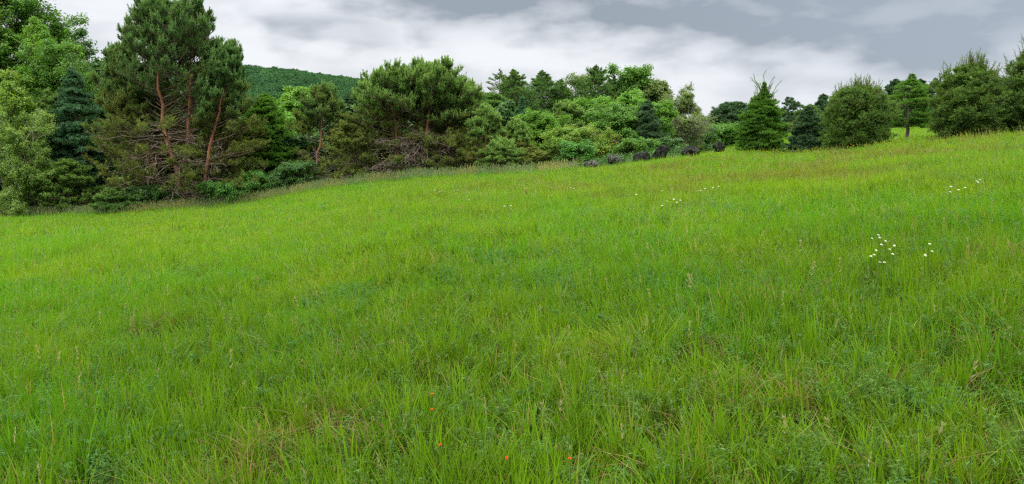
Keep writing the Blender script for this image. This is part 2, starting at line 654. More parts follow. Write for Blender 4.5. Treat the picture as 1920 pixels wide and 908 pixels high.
def stem_curve(pts, H, N=14, rng=None, wob=0.01):
    """pts: (x, y, z) control points"""
    pts = np.array(pts, float)
    zz = np.linspace(pts[0, 2], pts[-1, 2], N)
    P = np.stack([np.interp(zz, pts[:, 2], pts[:, 0]), np.interp(zz, pts[:, 2], pts[:, 1]), zz], -1)
    Q = P.copy()
    for _ in range(2):
        Q[1:-1] = (Q[:-2] + 2 * Q[1:-1] + Q[2:]) / 4
    if rng is not None:
        Q[1:] += rng.normal(0, wob * H, (N - 1, 3)) * np.array([1, 1, 0])
    return Q[None]


LODB = {'fine': BR_FINE, 'med': BR_MED, 'far': BR_FAR, 'flat': BR_FLAT}
LODL = {'fine': LF_FINE, 'med': LF_MED, 'far': LF_FAR}


def root_of(kind, label, cat, spec, group=None):
    """spec: px (crown centre), top row, width px, distance"""
    px, top, wpx, Y = spec[:4]
    ztop = z_at(top, Y)
    g0 = float(terrain((px - 960) / F_PX * Y, Y))
    zmid = (ztop + g0) / 2
    X, Y, zb = place(px, Y, zmid)
    H = ztop - zb
    W = wpx / F_PX * cam_depth(Y, zmid)
    return thing(kind, label, cat, (X, Y, zb), group), H, W


def tree_pine(label, spec, seed, profile, mat='pine_needles', low='pine_low', nprim=80, stems=None, lod='fine',
              tuft=0.26, dead=0.30, bare_in=0.55, twigs=(7, 4), candles=0.0, low_h=0.45, kind='pine_tree', cat='pine tree',
              group=None, stem_r=0.014, elev=(5, 55), dens=1.0, hlow=0.06, open_to=0.0):
    rng = np.random.default_rng(seed)
    root, H, W = root_of(kind, label, cat, spec, group)
    stems_given = stems
    if stems is None:
        stems = [[(0, 0, -0.3), (0.02 * W * rng.normal(), 0.02 * W * rng.normal(), H * 0.5), (0, 0, H * 0.97)]]
    br = Wood()
    leaf, leaf_low = [], []
    ns = len(stems)
    for si, st in enumerate(stems):
        trunk, deadw = Wood(), Wood()
        S = stem_curve(st, H, 14, rng, 0.006)
        hs = S[0, -1, 2]
        R = np.interp(np.linspace(0, 1, 14), [0, 0.06, 0.5, 1], [1.35, 1.0, 0.62, 0.08])[None] * H * stem_r
        trunk.add(S, R, 9)
        n = int(nprim / ns)
        h = np.sort(rng.uniform(hlow, 0.985, n)) ** 0.9
        h = np.clip(h, hlow, 0.985)
        az = np.arange(n) * 2.4 + rng.uniform(0, 0.9, n)
        p, T = sample(S, np.zeros(n, int), np.clip((h * hs + 0.3) / (hs + 0.3), 0, 1))
        hh = p[:, 2] / H
        L = W / 2 * profile(hh) * rng.uniform(0.62, 1.12, n)
        # stems away from the axis reach less far across the crown
        front = (np.sin(az) < -0.25) & (p[:, 2] / H > 0.08) & (p[:, 2] / H < open_to) & (rng.uniform(0, 1, n) < 0.85)
        tocent = unit(np.stack([np.cos(az), np.sin(az), np.zeros(n)], -1))
        off = (p * tocent * [1, 1, 0]).sum(1)
        L = np.clip(L - off * 0.85, 0.12 * W * profile(hh) + 0.1, None)
        kf = ~front
        p, L, hh, az, n = p[kf], L[kf], hh[kf], az[kf], int(kf.sum())
        e = np.radians(elev[0] + (elev[1] - elev[0]) * hh ** 1.6 + rng.normal(0, 7, n))
        d = np.stack([np.cos(az) * np.cos(e), np.sin(az) * np.cos(e), np.sin(e)], -1)
        Lr = reach(p[:, 2], L, e, 0.2, H, W, profile, rng.uniform(0.7, 1.1, n) * lobes(rng, az, hh), 0.25)
        L = np.where(hh > 0.4, np.minimum(L, Lr), L)
        P1 = curve(rng, p, d, L, np.where(hh < 0.35, -0.08, 0.18), 0.07, 8)
        r0 = np.clip(L * 0.010, 0.008, 0.06)
        br.add(P1, r0[:, None] * np.linspace(1, 0.3, 8)[None], 4)
        # dead, leafless lower boughs
        nd = int(n * dead)
        if nd:
            hd = rng.uniform(0.03, 0.42, nd)
            pd, _ = sample(S, np.zeros(nd, int), np.clip((hd * hs + 0.3) / (hs + 0.3), 0, 1))
            ad = rng.uniform(0, 2 * math.pi, nd)
            ed = np.radians(rng.uniform(-22, 15, nd))
            dd = np.stack([np.cos(ad) * np.cos(ed), np.sin(ad) * np.cos(ed), np.sin(ed)], -1)
            Ld = W / 2 * rng.uniform(0.3, 0.75, nd)
            D1 = curve(rng, pd, dd, Ld, rng.uniform(-0.2, 0.1, nd), 0.1, 7)
            D1[:, :, 2] = np.maximum(D1[:, :, 2], 0.05)
            deadw.add(D1, np.clip(Ld * 0.009, 0.012, 0.035)[:, None] * np.linspace(1, 0.35, 7)[None], 4)
            D2, _, _ = side_shoots(rng, D1, 6, 0.25, 1, 0.42, (30, 70), 0.5, -0.1)
            deadw.add(D2, np.full((len(D2), 5), 0.011) * np.linspace(1, 0.5, 5)[None], 3)
            D3, _, _ = side_shoots(rng, D2, 3, 0.2, 1, 0.5, (30, 70), 0.6, 0, N=3)
            deadw.add(D3, np.full((len(D3), 3), 0.008), 3)
        P2, i1, t1 = side_shoots(rng, P1, twigs[0], 0.32, 1.0, 0.36, (30, 62), 0.25, 0.15, 0.1)
        P2t, i1t, _ = P1[:, 4:], np.arange(n), None
        h2 = hh[i1]
        br.add(P2, np.full((len(P2), 5), 1.0) * (0.012 + 0.004 * W / 6) * np.linspace(1, 0.4, 5)[None], 3)
        P3, i2, t2 = side_shoots(rng, P2, twigs[1], 0.25, 1.0, 0.42, (28, 60), 0.45, 0.2, 0.3, N=3)
        br.add(P3, np.full((len(P3), 3), 0.008), 3)
        h3 = h2[i2]
        tt = t1[i2]
        # foliage on the twigs: outer part only on lower boughs
        keep = tt + 0.25 * t2 > np.where(h3 < low_h, bare_in + 0.25 * rng.uniform(0, 1, len(h3)), bare_in * 0.75)
        keep &= rng.uniform(0, 1, len(keep)) < dens
        P3k, h3k = P3[keep], h3[keep]
        for tq in (0.35, 0.7, 1.0):
            p, T = sample(P3k, np.arange(len(P3k)), np.full(len(P3k), tq))
            upb = np.interp(h3k, [0, 0.35, 1], [0.25, 0.6, 1.6])[:, None]
            d = unit(T + UP * upb + rng.normal(0, 0.22, T.shape))
            s = tuft * rng.uniform(0.7, 1.25, len(p))
            tint = rng.normal(-0.02, 0.16, len(p)) + 0.3 * (tq - 0.6)
            lo = h3k + rng.normal(0, 0.06, len(p)) < low_h
            for sel, dst in ((lo, leaf_low), (~lo, leaf)):
                if sel.any():
                    dst.append(spread_templates(rng, LODB[lod], p[sel], d[sel], s[sel], tint[sel]))
        # leading tufts on the ends of secondaries
        p, T = sample(P2, np.arange(len(P2)), np.ones(len(P2)))
        k = (t1 > bare_in * 0.8)
        d = unit(T + UP * np.interp(h2, [0, 1], [0.3, 1.8])[:, None])
        lo = h2 < low_h
        for sel, dst in ((lo & k, leaf_low), (~lo & k, leaf)):
            if sel.any():
                dst.append(spread_templates(rng, LODB[lod], p[sel], d[sel], tuft * 1.25, rng.normal(0.05, 0.12, sel.sum())))
        if candles > 0:
            k = (h3 > 0.45) & (rng.uniform(0, 1, len(h3)) < candles)
            p, T = sample(P3[k], np.arange(k.sum()), np.ones(k.sum()))
            d = unit(T * 0.25 + UP + rng.normal(0, 0.1, T.shape))
            leaf.append(spread_templates(rng, BR_CANDLE, p, d, tuft * 1.9 * rng.uniform(0.6, 1.25, len(p)), rng.uniform(0.3, 0.6, len(p))))
        trunk.build('trunk', M['bark_pine'], root)
        deadw.build('dead_branches', M['dead_twig'], root)
    br.build('branches', M['twig'], root)
    if leaf:
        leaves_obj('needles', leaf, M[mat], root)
    if leaf_low:
        leaves_obj('lower_needles', leaf_low, M[low], root)
    finish(root, H, W, ns == 1 and stems_given is None)
    return root


def tree_conifer(label, spec, seed, profile, mat='conifer', nprim=90, lod='med', tuft=0.22, elev=(-12, 35), up=0.12,
                 twigs=(9, 3), kind='spruce_tree', cat='spruce tree', group=None, bark='bark_grey', dens=1.0, hlow=0.03,
                 droop=0.0, leaders=0, tq=(0.3, 0.65, 1.0), stem_r=0.013, inner=0.15, lead_h=0.16):
    rng = np.random.default_rng(seed)
    root, H, W = root_of(kind, label, cat, spec, group)
    trunk, br, leaf = Wood(), Wood(), []
    S = stem_curve([(0, 0, -0.3), (0.01 * W * rng.normal(), 0, H * 0.5), (0, 0, H)], H, 12, rng, 0.004)
    R = np.interp(np.linspace(0, 1, 12), [0, 0.06, 0.5, 1], [1.3, 1.0, 0.6, 0.06])[None] * H * stem_r
    trunk.add(S, R, 8)
    n = nprim
    n = int(n * 1.9)
    h = np.linspace(hlow ** 0.8, 0.985 ** 0.8, n) ** 1.25 + rng.normal(0, 0.012, n)
    h = np.clip(np.where(h > 0.975, rng.uniform(0.75, 0.97, len(h)), h), hlow, 0.985)
    n = len(h)
    az = rng.uniform(0, 2 * math.pi, n)
    p, T = sample(S, np.zeros(n, int), (h * H + 0.3) / (H + 0.3))
    L = W / 2 * profile(h) * rng.uniform(0.55, 1.2, n)
    e = np.radians(elev[0] + (elev[1] - elev[0]) * h ** 1.3 + rng.normal(0, 10, n))
    d = np.stack([np.cos(az) * np.cos(e), np.sin(az) * np.cos(e), np.sin(e)], -1)
    L = np.minimum(L, reach(p[:, 2], L, e, up, H, W, profile, rng.uniform(0.6, 1.1, n) * lobes(rng, az, h), 0.06))
    P1 = curve(rng, p, d, L, up, 0.05, 7)
    br.add(P1, np.clip(L * 0.014, 0.008, 0.06)[:, None] * np.linspace(1, 0.25, 7)[None], 4)
    tk = np.clip(0.30 + L / (0.16 * H), 0.45, 1.0)
    P2, i1, t1 = side_shoots(rng, P1, twigs[0], inner, 1.0, 0.46, (35, 62), 0.18, up - droop)
    br.add(P2, np.full((len(P2), 5), 0.008) * np.linspace(1, 0.4, 5)[None], 3)
    h2 = h[i1]
    P3, i2, t2 = side_shoots(rng, P2, twigs[1], 0.2, 1.0, 0.5, (30, 60), 0.25, up - droop, N=3)
    keep = rng.uniform(0, 1, len(P3)) < dens
    P3, h3, k3, k2 = P3[keep], h2[i2][keep], tk[i1][i2][keep], tk[i1]
    for q in tq:
        p, T = sample(P3, np.arange(len(P3)), np.full(len(P3), q))
        d = unit(T + UP * np.interp(h3, [0, 1], [0.12, 0.6])[:, None] - UP * droop + rng.normal(0, 0.15, T.shape))
        leaf.append(spread_templates(rng, LODB[lod], p, d, tuft * k3 * rng.uniform(0.75, 1.2, len(p)), rng.normal(-0.05 + 0.2 * (q - 0.5), 0.13, len(p))))
    for q in (0.5, 0.75, 1.0):
        p, T = sample(P2, np.arange(len(P2)), np.full(len(P2), q))
        d = unit(T + UP * 0.2)
        leaf.append(spread_templates(rng, LODB[lod], p, d, tuft * 1.1 * k2, rng.normal(0.05, 0.12, len(p))))
    p, T = sample(P1, np.arange(n), np.ones(n))
    leaf.append(spread_templates(rng, LODB[lod], p, unit(T + UP * 0.2), tuft * 1.3 * tk, rng.normal(0.1, 0.1, n)))
    # the leader
    q = np.linspace(0.86, 1.0, 10)
    p, T = sample(S, np.zeros(10, int), q)
    leaf.append(spread_templates(rng, LODB[lod], p, T, tuft * np.linspace(0.85, 0.5, 10), np.full(10, 0.15)))
    if leaders:
        # long thin shoots of this year standing above the crown
        a = rng.uniform(0, 2 * math.pi, leaders)
        e = np.radians(rng.uniform(42, 78, leaders))
        hl = rng.uniform(1 - lead_h * 1.6, 1 - lead_h * 0.55, leaders)
        pl, _ = sample(S, np.zeros(leaders, int), hl)
        dl = np.stack([np.cos(a) * np.cos(e), np.sin(a) * np.cos(e), np.sin(e)], -1)
        PL = curve(rng, pl, dl, H * lead_h * rng.uniform(0.7, 1.15, leaders), 0.1, 0.05, 7)
        br.add(PL, np.full((leaders, 7), 0.016) * np.linspace(1, 0.5, 7)[None], 4)
        for q in np.linspace(0.1, 1, 20):
            p, T = sample(PL, np.arange(leaders), np.full(leaders, q))
            leaf.append(spread_templates(rng, LODB[lod], p, unit(T + rng.normal(0, 0.2, T.shape)), tuft * 0.75, rng.normal(0.3, 0.1, leaders)))
    trunk.build('trunk', M[bark], root)
    br.build('branches', M['twig'], root)
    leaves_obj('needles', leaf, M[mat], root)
    finish(root, H, W)
    return root


def tree_leafy(label, spec, seed, profile, mat='leaf_mid', nprim=34, lod='med', clump=0.34, twigs=(7, 6), kind='broadleaf_tree',
               cat='tree', group=None, bark='bark_grey', hlow=0.18, dens=1.0, elev=(10, 60), stems=1, stem_r=0.012, bare=0.0,
               inner=0.3, upb=0.35, fill=2):
    rng = np.random.default_rng(seed)
    root, H, W = root_of(kind, label, cat, spec, group)
    trunk, br, leaf = Wood(), Wood(), []
    for si in range(stems):
        a0 = si * 2.4 + rng.uniform(0, 6)
        r0 = 0.0 if stems == 1 else W * 0.06
        r1 = 0.0 if stems == 1 else W * 0.22
        S = stem_curve([(r0 * math.cos(a0), r0 * math.sin(a0), -0.3),
                        (r1 * 0.7 * math.cos(a0), r1 * 0.7 * math.sin(a0), H * 0.5),
                        (r1 * math.cos(a0), r1 * math.sin(a0), H * (0.93 if stems == 1 else rng.uniform(0.72, 0.95)))], H, 12, rng, 0.01)
        hs = S[0, -1, 2]
        R = np.interp(np.linspace(0, 1, 12), [0, 0.06, 0.5, 1], [1.3, 1.0, 0.55, 0.06])[None] * H * stem_r / math.sqrt(stems)
        trunk.add(S, R, 8)
        n = max(6, nprim // stems)
        h = rng.uniform(hlow, 0.97, n)
        az = np.arange(n) * 2.4 + rng.uniform(0, 1.0, n)
        p, T = sample(S, np.zeros(n, int), (h * hs + 0.3) / (hs + 0.3))
        hh = p[:, 2] / H
        e = np.radians(elev[0] + (elev[1] - elev[0]) * hh ** 1.2 + rng.normal(0, 8, n))
        d = np.stack([np.cos(az) * np.cos(e), np.sin(az) * np.cos(e), np.sin(e)], -1)
        # length so that the tip reaches the crown outline at its own height
        L = W / 2 * profile(np.clip(hh + 0.12 * np.sin(e), 0, 1)) / np.maximum(np.cos(e), 0.45) * rng.uniform(0.62, 1.08, n) * lobes(rng, az, hh)
        zt = p[:, 2] + L * np.sin(e)
        L = np.where(zt > H * 0.98, np.maximum((H * 0.98 - p[:, 2]) / np.maximum(np.sin(e), 0.2), 0.25), L)
        P1 = curve(rng, p, d, L, 0.06, 0.10, 7)
        br.add(P1, np.clip(L * 0.015, 0.010, 0.08)[:, None] * np.linspace(1, 0.3, 7)[None], 4)
        P2, i1, t1 = side_shoots(rng, P1, twigs[0], inner, 1.0, 0.5, (30, 65), 0.75, 0.1, upb)
        br.add(P2, np.full((len(P2), 5), 0.012) * np.linspace(1, 0.4, 5)[None], 3)
        P3, i2, t2 = side_shoots(rng, P2, twigs[1], 0.25, 1.0, 0.55, (30, 65), 0.85, 0.1, upb, N=3)
        br.add(P3, np.full((len(P3), 3), 0.007), 3)
        keep = rng.uniform(0, 1, len(P3)) > bare
        P3 = P3[keep]
        qs = (0.55, 1.0) if fill == 2 else (1.0,)
        for q in qs:
            p, T = sample(P3, np.arange(len(P3)), np.full(len(P3), q))
            s = clump * rng.uniform(0.6, 1.2, len(p))
            k = rng.uniform(0, 1, len(p)) < dens
            d = unit(T * 0.3 + UP + rng.normal(0, 0.25, T.shape))
            leaf.append(spread_templates(rng, LODL[lod], p[k], d[k], s[k], rng.normal(0, 0.14, k.sum())))
    trunk.build('trunk', M[bark], root)
    br.build('branches', M['twig_grey' if bark != 'bark_grey' or bare > 0.3 else 'twig'], root)
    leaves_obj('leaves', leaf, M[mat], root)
    finish(root, H, W)
    return root


# outlines: share of the half width at height 0..1
P_PINE = prof([(0, 0.55), (0.1, 0.85), (0.3, 1.0), (0.5, 1.0), (0.7, 0.82), (0.85, 0.55), (1, 0.18)])
P_DOME = prof([(0, 0.75), (0.2, 1.0), (0.45, 1.0), (0.7, 0.85), (0.88, 0.58), (1, 0.25)])
P_BUSH = prof([(0, 0.62), (0.12, 0.85), (0.35, 1.0), (0.6, 0.93), (0.8, 0.62), (1, 0.15)])
P_CONE = prof([(0, 0.9), (0.08, 1.0), (0.3, 0.82), (0.6, 0.52), (0.85, 0.22), (1, 0.05)])
P_FIR = prof([(0, 0.8), (0.15, 1.0), (0.45, 0.85), (0.7, 0.55), (0.9, 0.25), (1, 0.06)])
P_BACK = prof([(0, 0.9), (0.55, 1.0), (0.70, 0.80), (0.85, 0.42), (0.95, 0.15), (1, 0.02)])
P_OVAL = prof([(0, 0.5), (0.2, 0.85), (0.45, 1.0), (0.7, 0.9), (0.88, 0.6), (1, 0.25)])
P_TALL = prof([(0, 0.35), (0.3, 0.7), (0.55, 1.0), (0.8, 0.85), (0.93, 0.5), (1, 0.2)])
P_SHRUB = prof([(0, 0.8), (0.2, 1.0), (0.6, 0.9), (0.85, 0.6), (1, 0.3)])


def px_stems(spec, paths):
    px, top, wpx, Y = spec[:4]
    ztop = z_at(top, Y)
    zmid = (ztop + float(terrain((px - 960) / F_PX * Y, Y))) / 2
    X, _, zb = place(px, Y, zmid)
    out = []
    for k, path in enumerate(paths):
        pts = []
        for j, q in enumerate(path):
            z = z_at(q[1], Y)
            y = q[2] if len(q) > 2 else 0.0
            pts.append((x_at(q[0], Y, z) - X, y, z - zb))
        pts.insert(0, (pts[0][0], pts[0][1], -0.4))
        if pts[1][2] <= -0.3:
            pts.pop(1)
        out.append(pts)
    return out


# ------------------------------------------------------------------ ground
def ground_mat():
    m, nt = new_mat('meadow soil and thatch')
    geo = nt.new('ShaderNodeNewGeometry')
    pos = geo.outputs['Position']
    a = nt.noise(pos, 3.0, 6, 0.7)
    b = nt.noise(pos, 0.22, 4, 0.6)
    col = nt.mix(nt.ramp(a, 0.35, 0.65), (0.022, 0.036, 0.010), (0.075, 0.080, 0.026))
    col = nt.mix(nt.ramp(b, 0.45, 0.7), col, (0.070, 0.100, 0.018))
    sep = nt.new('ShaderNodeSeparateXYZ')
    nt.l.new(pos, sep.inputs[0])
    col = nt.mix(nt.ramp(sep.outputs[1], 150, 320), col, (0.030, 0.060, 0.018))
    d = nt.new('ShaderNodeBsdfDiffuse')
    nt.l.new(col, d.inputs[0])
    out = nt.new('ShaderNodeOutputMaterial')
    nt.l.new(d.outputs[0], out.inputs[0])
    return m


def build_ground():
    nx, ny = 420, 460
    sx = np.linspace(-1, 1, nx)
    gx = np.sinh(sx * 6.0) / np.sinh(6.0) * 1600
    sy = np.linspace(0, 1, ny)
    gy = -40 + 44 * sy[:60] / sy[60]
    gy = np.concatenate([np.linspace(-60, 0, 20)[:-1], 0 + np.sinh(np.linspace(0, 1, ny - 19) * 6.0) / np.sinh(6.0) * 1450])
    X, Y = np.meshgrid(gx, gy, indexing='ij')
    Z = terrain(X, Y)
    V = np.stack([X, Y, Z], -1).reshape(-1, 3)
    n1 = len(gy)
    i, j = np.meshgrid(np.arange(nx - 1), np.arange(n1 - 1), indexing='ij')
    a = i * n1 + j
    Fq = np.stack([a, a + n1, a + n1 + 1, a + 1], -1).reshape(-1, 4)
    o = link('ground', make_mesh('ground', V, [Fq], ground_mat(), smooth=True))
    o['kind'] = 'structure'
    o['label'] = 'sloping meadow ground rolling away to a far wooded hill'


build_ground()


# ------------------------------------------------------------------ stuff scattered on the ground (geometry nodes)
def scatter(name, label, pts, euler, scale, variants, idx, kind='stuff'):
    """one object that instances the variant meshes on its own points"""
    me = bpy.data.meshes.new(name + '_points')
    me.vertices.add(len(pts))
    me.vertices.foreach_set('co', np.asarray(pts, np.float32).ravel())
    for nm, dt, arr in (('rot', 'FLOAT_VECTOR', euler), ('scl', 'FLOAT_VECTOR', scale), ('var', 'INT', idx)):
        at = me.attributes.new(nm, dt, 'POINT')
        if dt == 'INT':
            at.data.foreach_set('value', np.asarray(arr, np.int32))
        else:
            at.data.foreach_set('vector', np.asarray(arr, np.float32).ravel())
    o = link(name, me)
    o['kind'] = kind
    o['label'] = label
    col = bpy.data.collections.new(name + '_variants')
    for k, v in enumerate(variants):
        vo = bpy.data.objects.new('%s_variant_%02d' % (name, k), v)
        col.objects.link(vo)
    g = bpy.data.node_groups.new(name + '_scatter', 'GeometryNodeTree')
    g.interface.new_socket('Geometry', in_out='INPUT', socket_type='NodeSocketGeometry')
    g.interface.new_socket('Geometry', in_out='OUTPUT', socket_type='NodeSocketGeometry')
    gi = g.nodes.new('NodeGroupInput')
    go = g.nodes.new('NodeGroupOutput')
    ci = g.nodes.new('GeometryNodeCollectionInfo')
    ci.inputs['Collection'].default_value = col
    ci.inputs['Separate Children'].default_value = True
    ci.inputs['Reset Children'].default_value = True
    iop = g.nodes.new('GeometryNodeInstanceOnPoints')
    iop.inputs['Pick Instance'].default_value = True

    def attr(nm, dt):
        a = g.nodes.new('GeometryNodeInputNamedAttribute')
        a.data_type = dt
        a.inputs['Name'].default_value = nm
        return a.outputs[0]
    g.links.new(gi.outputs[0], iop.inputs['Points'])
    g.links.new(ci.outputs[0], iop.inputs['Instance'])
    g.links.new(attr('var', 'INT'), iop.inputs['Instance Index'])
    er = g.nodes.new('FunctionNodeEulerToRotation')
    g.links.new(attr('rot', 'FLOAT_VECTOR'), er.inputs[0])
    g.links.new(er.outputs[0], iop.inputs['Rotation'])
    g.links.new(attr('scl', 'FLOAT_VECTOR'), iop.inputs['Scale'])
    g.links.new(iop.outputs[0], go.inputs[0])
    md = o.modifiers.new('scatter', 'NODES')
    md.node_group = g
    return o


def tilt_euler(X, Y, rz):
    """euler (XYZ) of: spin by rz, then tilt to the terrain"""
    dx, dy = tnormal(X, Y)
    n = unit(np.stack([-dx, -dy, np.ones_like(dx)], -1))
    c, s = np.cos(rz), np.sin(rz)
    ax = np.stack([c, s, np.zeros_like(c)], -1)
    ax = unit(ax - (ax * n).sum(1, keepdims=True) * n)
    ay = np.cross(n, ax)
    # columns ax, ay, n
    R20, R21, R22 = ax[:, 2], ay[:, 2], n[:, 2]
    R10, R00 = ax[:, 1], ax[:, 0]
    return np.stack([np.arctan2(R21, R22), -np.arcsin(np.clip(R20, -1, 1)), np.arctan2(R10, R00)], -1)


def grass_mat(name, dark, light, straw, red, strawamt=0.25, transl=0.42):
    """blade colour: 'tint' = height along the blade + blade variation; meadow patches by world position"""
    m, nt = new_mat(name)
    at = nt.new('ShaderNodeAttribute', attribute_name='tint')
    hv = nt.new('ShaderNodeAttribute', attribute_name='hue')
    geo = nt.new('ShaderNodeNewGeometry')
    pos = geo.outputs['Position']
    sep = nt.new('ShaderNodeSeparateXYZ')
    nt.l.new(pos, sep.inputs[0])
    flat = nt.comb(sep.outputs[0], nt.math('MULTIPLY', sep.outputs[1], 0.55), 0.0)
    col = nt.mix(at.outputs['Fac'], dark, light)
    # lush / poor patches
    big = nt.noise(flat, 0.16, 4, 0.6)
    mid = nt.noise(flat, 0.85, 4, 0.6)
    lush = nt.ramp(nt.math('ADD', nt.math('MULTIPLY', big, 0.6), nt.math('MULTIPLY', mid, 0.4)), 0.42, 0.58)
    col = nt.mix(nt.math('MULTIPLY', lush, 0.50), col, (light[0] * 0.52, light[1] * 0.86, light[2] * 1.1))
    yel = nt.ramp(nt.noise(flat, 0.5, 3, 0.6), 0.46, 0.64)
    col = nt.mix(nt.math('MULTIPLY', yel, 0.30), col, (light[0] * 1.45, light[1] * 1.05, light[2] * 0.8))
    # near grass colour scaled down, painting in the shade seen deep between blades
    fg_shade = nt.ramp(nt.math('ADD', sep.outputs[1], nt.math('MULTIPLY', big, 8.0)), 9, 20, 0.75, 1.03)
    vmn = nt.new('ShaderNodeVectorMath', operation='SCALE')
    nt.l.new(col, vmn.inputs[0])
    nt.l.new(fg_shade, vmn.inputs['Scale'])
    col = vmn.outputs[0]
    # reddish sorrel band across the middle of the slope, thickest to the right
    band = nt.math('MULTIPLY', nt.ramp(sep.outputs[1], 10, 20), nt.ramp(sep.outputs[1], 40, 33))
    side = nt.ramp(sep.outputs[0], -12, 8, 0.15, 1.0)
    spot = nt.ramp(nt.noise(flat, 0.42, 5, 0.65), 0.46, 0.60)
    rf = nt.math('MULTIPLY', nt.math('MULTIPLY', band, side), nt.math('ADD', nt.math('MULTIPLY', spot, 0.58), 0.08))
    col = nt.mix(rf, col, red)
    # dry blades
    near = nt.ramp(nt.noise(flat, 0.7, 3, 0.6), 0.45, 0.62, 0.3, 1.0)
    dry = nt.math('MULTIPLY', nt.ramp(hv.outputs['Fac'], 1 - strawamt, 1 - strawamt * 0.6), near)
    col = nt.mix(nt.math('MULTIPLY', dry, 0.85), col, straw)
    d = nt.new('ShaderNodeBsdfDiffuse')
    t = nt.new('ShaderNodeBsdfTranslucent')
    nt.l.new(col, d.inputs[0])
    nt.l.new(nt.mix(1.0, col, (1.35, 1.25, 0.7), 'MULTIPLY'), t.inputs[0])
    ms = nt.new('ShaderNodeMixShader')
    ms.inputs[0].default_value = transl
    nt.l.new(d.outputs[0], ms.inputs[1])
    nt.l.new(t.outputs[0], ms.inputs[2])
    g = nt.new('ShaderNodeBsdfGlossy')
    g.inputs['Roughness'].default_value = 0.45
    lw = nt.new('ShaderNodeLayerWeight')
    lw.inputs[0].default_value = 0.3
    ms2 = nt.new('ShaderNodeMixShader')
    nt.l.new(nt.math('MULTIPLY', lw.outputs[0], 0.02), ms2.inputs[0])
    nt.l.new(ms.outputs[0], ms2.inputs[1])
    nt.l.new(g.outputs[0], ms2.inputs[2])
    out = nt.new('ShaderNodeOutputMaterial')
    nt.l.new(ms2.outputs[0], out.inputs[0])
    return m


G_DARK, G_LIGHT = (0.022, 0.064, 0.007), (0.178, 0.360, 0.012)
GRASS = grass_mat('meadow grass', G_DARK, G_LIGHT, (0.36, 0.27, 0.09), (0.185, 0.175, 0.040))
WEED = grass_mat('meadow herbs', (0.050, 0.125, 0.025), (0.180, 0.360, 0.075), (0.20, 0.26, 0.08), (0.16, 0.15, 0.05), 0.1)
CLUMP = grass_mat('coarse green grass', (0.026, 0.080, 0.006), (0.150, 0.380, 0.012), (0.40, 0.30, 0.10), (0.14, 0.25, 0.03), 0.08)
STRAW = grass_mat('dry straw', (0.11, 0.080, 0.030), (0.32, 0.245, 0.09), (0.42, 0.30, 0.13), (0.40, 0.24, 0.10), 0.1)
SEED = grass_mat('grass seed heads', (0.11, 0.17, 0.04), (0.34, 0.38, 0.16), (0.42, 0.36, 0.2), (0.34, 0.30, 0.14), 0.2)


def blades(rng, base, h, lean_dir, lean, w, seg=3, hue=None, tintv=None):
    """curved tapering blades -> V, tint, hue, quads"""
    n = len(base)
    s = np.linspace(0, 1, seg + 1)
    hd = np.stack([np.cos(lean_dir), np.sin(lean_dir), np.zeros(n)], -1)
    ax = unit(np.stack([-np.sin(lean_dir + rng.normal(0, 0.6, n)), np.cos(lean_dir), np.zeros(n)], -1))
    cen = base[:, None, :] + hd[:, None, :] * (h * lean)[:, None, None] * (s ** 1.9)[None, :, None]
    rise = (h * (1 - 0.22 * lean ** 1.5))[:, None] * (s - 0.26 * np.minimum(lean, 1.7)[:, None] * s ** 3)
    cen[:, :, 2] += rise
    ww = w[:, None] * np.array([0.75, 1.0, 0.7, 0.06] if seg == 3 else np.interp(s, [0, 0.4, 1], [0.8, 1, 0.06]))[None]
    L = cen - ax[:, None] * ww[:, :, None] * 0.5
    Rr = cen + ax[:, None] * ww[:, :, None] * 0.5
    V = np.stack([L, Rr], 2).reshape(n, -1, 3)             # n, 2*(seg+1)
    nv = 2 * (seg + 1)
    q = np.arange(seg)
    f = np.stack([2 * q, 2 * q + 1, 2 * q + 3, 2 * q + 2], -1)
    Fq = (f[None] + (np.arange(n) * nv)[:, None, None]).reshape(-1, 4)
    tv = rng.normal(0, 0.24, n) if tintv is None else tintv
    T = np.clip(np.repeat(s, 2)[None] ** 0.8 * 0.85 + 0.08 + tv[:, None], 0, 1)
    hue = rng.uniform(0, 1, n) if hue is None else hue
    Hh = np.repeat(hue[:, None], nv, 1)
    return V.reshape(-1, 3), T.ravel(), Hh.ravel(), Fq


def join_mesh(name, parts, mats):
    """parts: (V, T, H, F, matindex)"""
    V = np.concatenate([p[0] for p in parts])
    T = np.concatenate([p[1] for p in parts])
    Hh = np.concatenate([p[2] for p in parts])
    Fs, n, mi = [], 0, []
    for p in parts:
        Fs.append(p[3] + n)
        n += len(p[0])
        mi.append(np.full(len(p[3]), p[4], np.int32))
    me = make_mesh(name, V, Fs, None, T)
    at = me.attributes.new('hue', 'FLOAT', 'POINT')
    at.data.foreach_set('value', Hh.astype(np.float32))
    for m in mats:
        me.materials.append(m)
    me.polygons.foreach_set('material_index', np.concatenate(mi))
    return me


def disc(rng, n, r):
    a = rng.uniform(0, 2 * math.pi, n)
    q = r * np.sqrt(rng.uniform(0, 1, n))
    return np.stack([q * np.cos(a), q * np.sin(a), np.zeros(n)], -1)


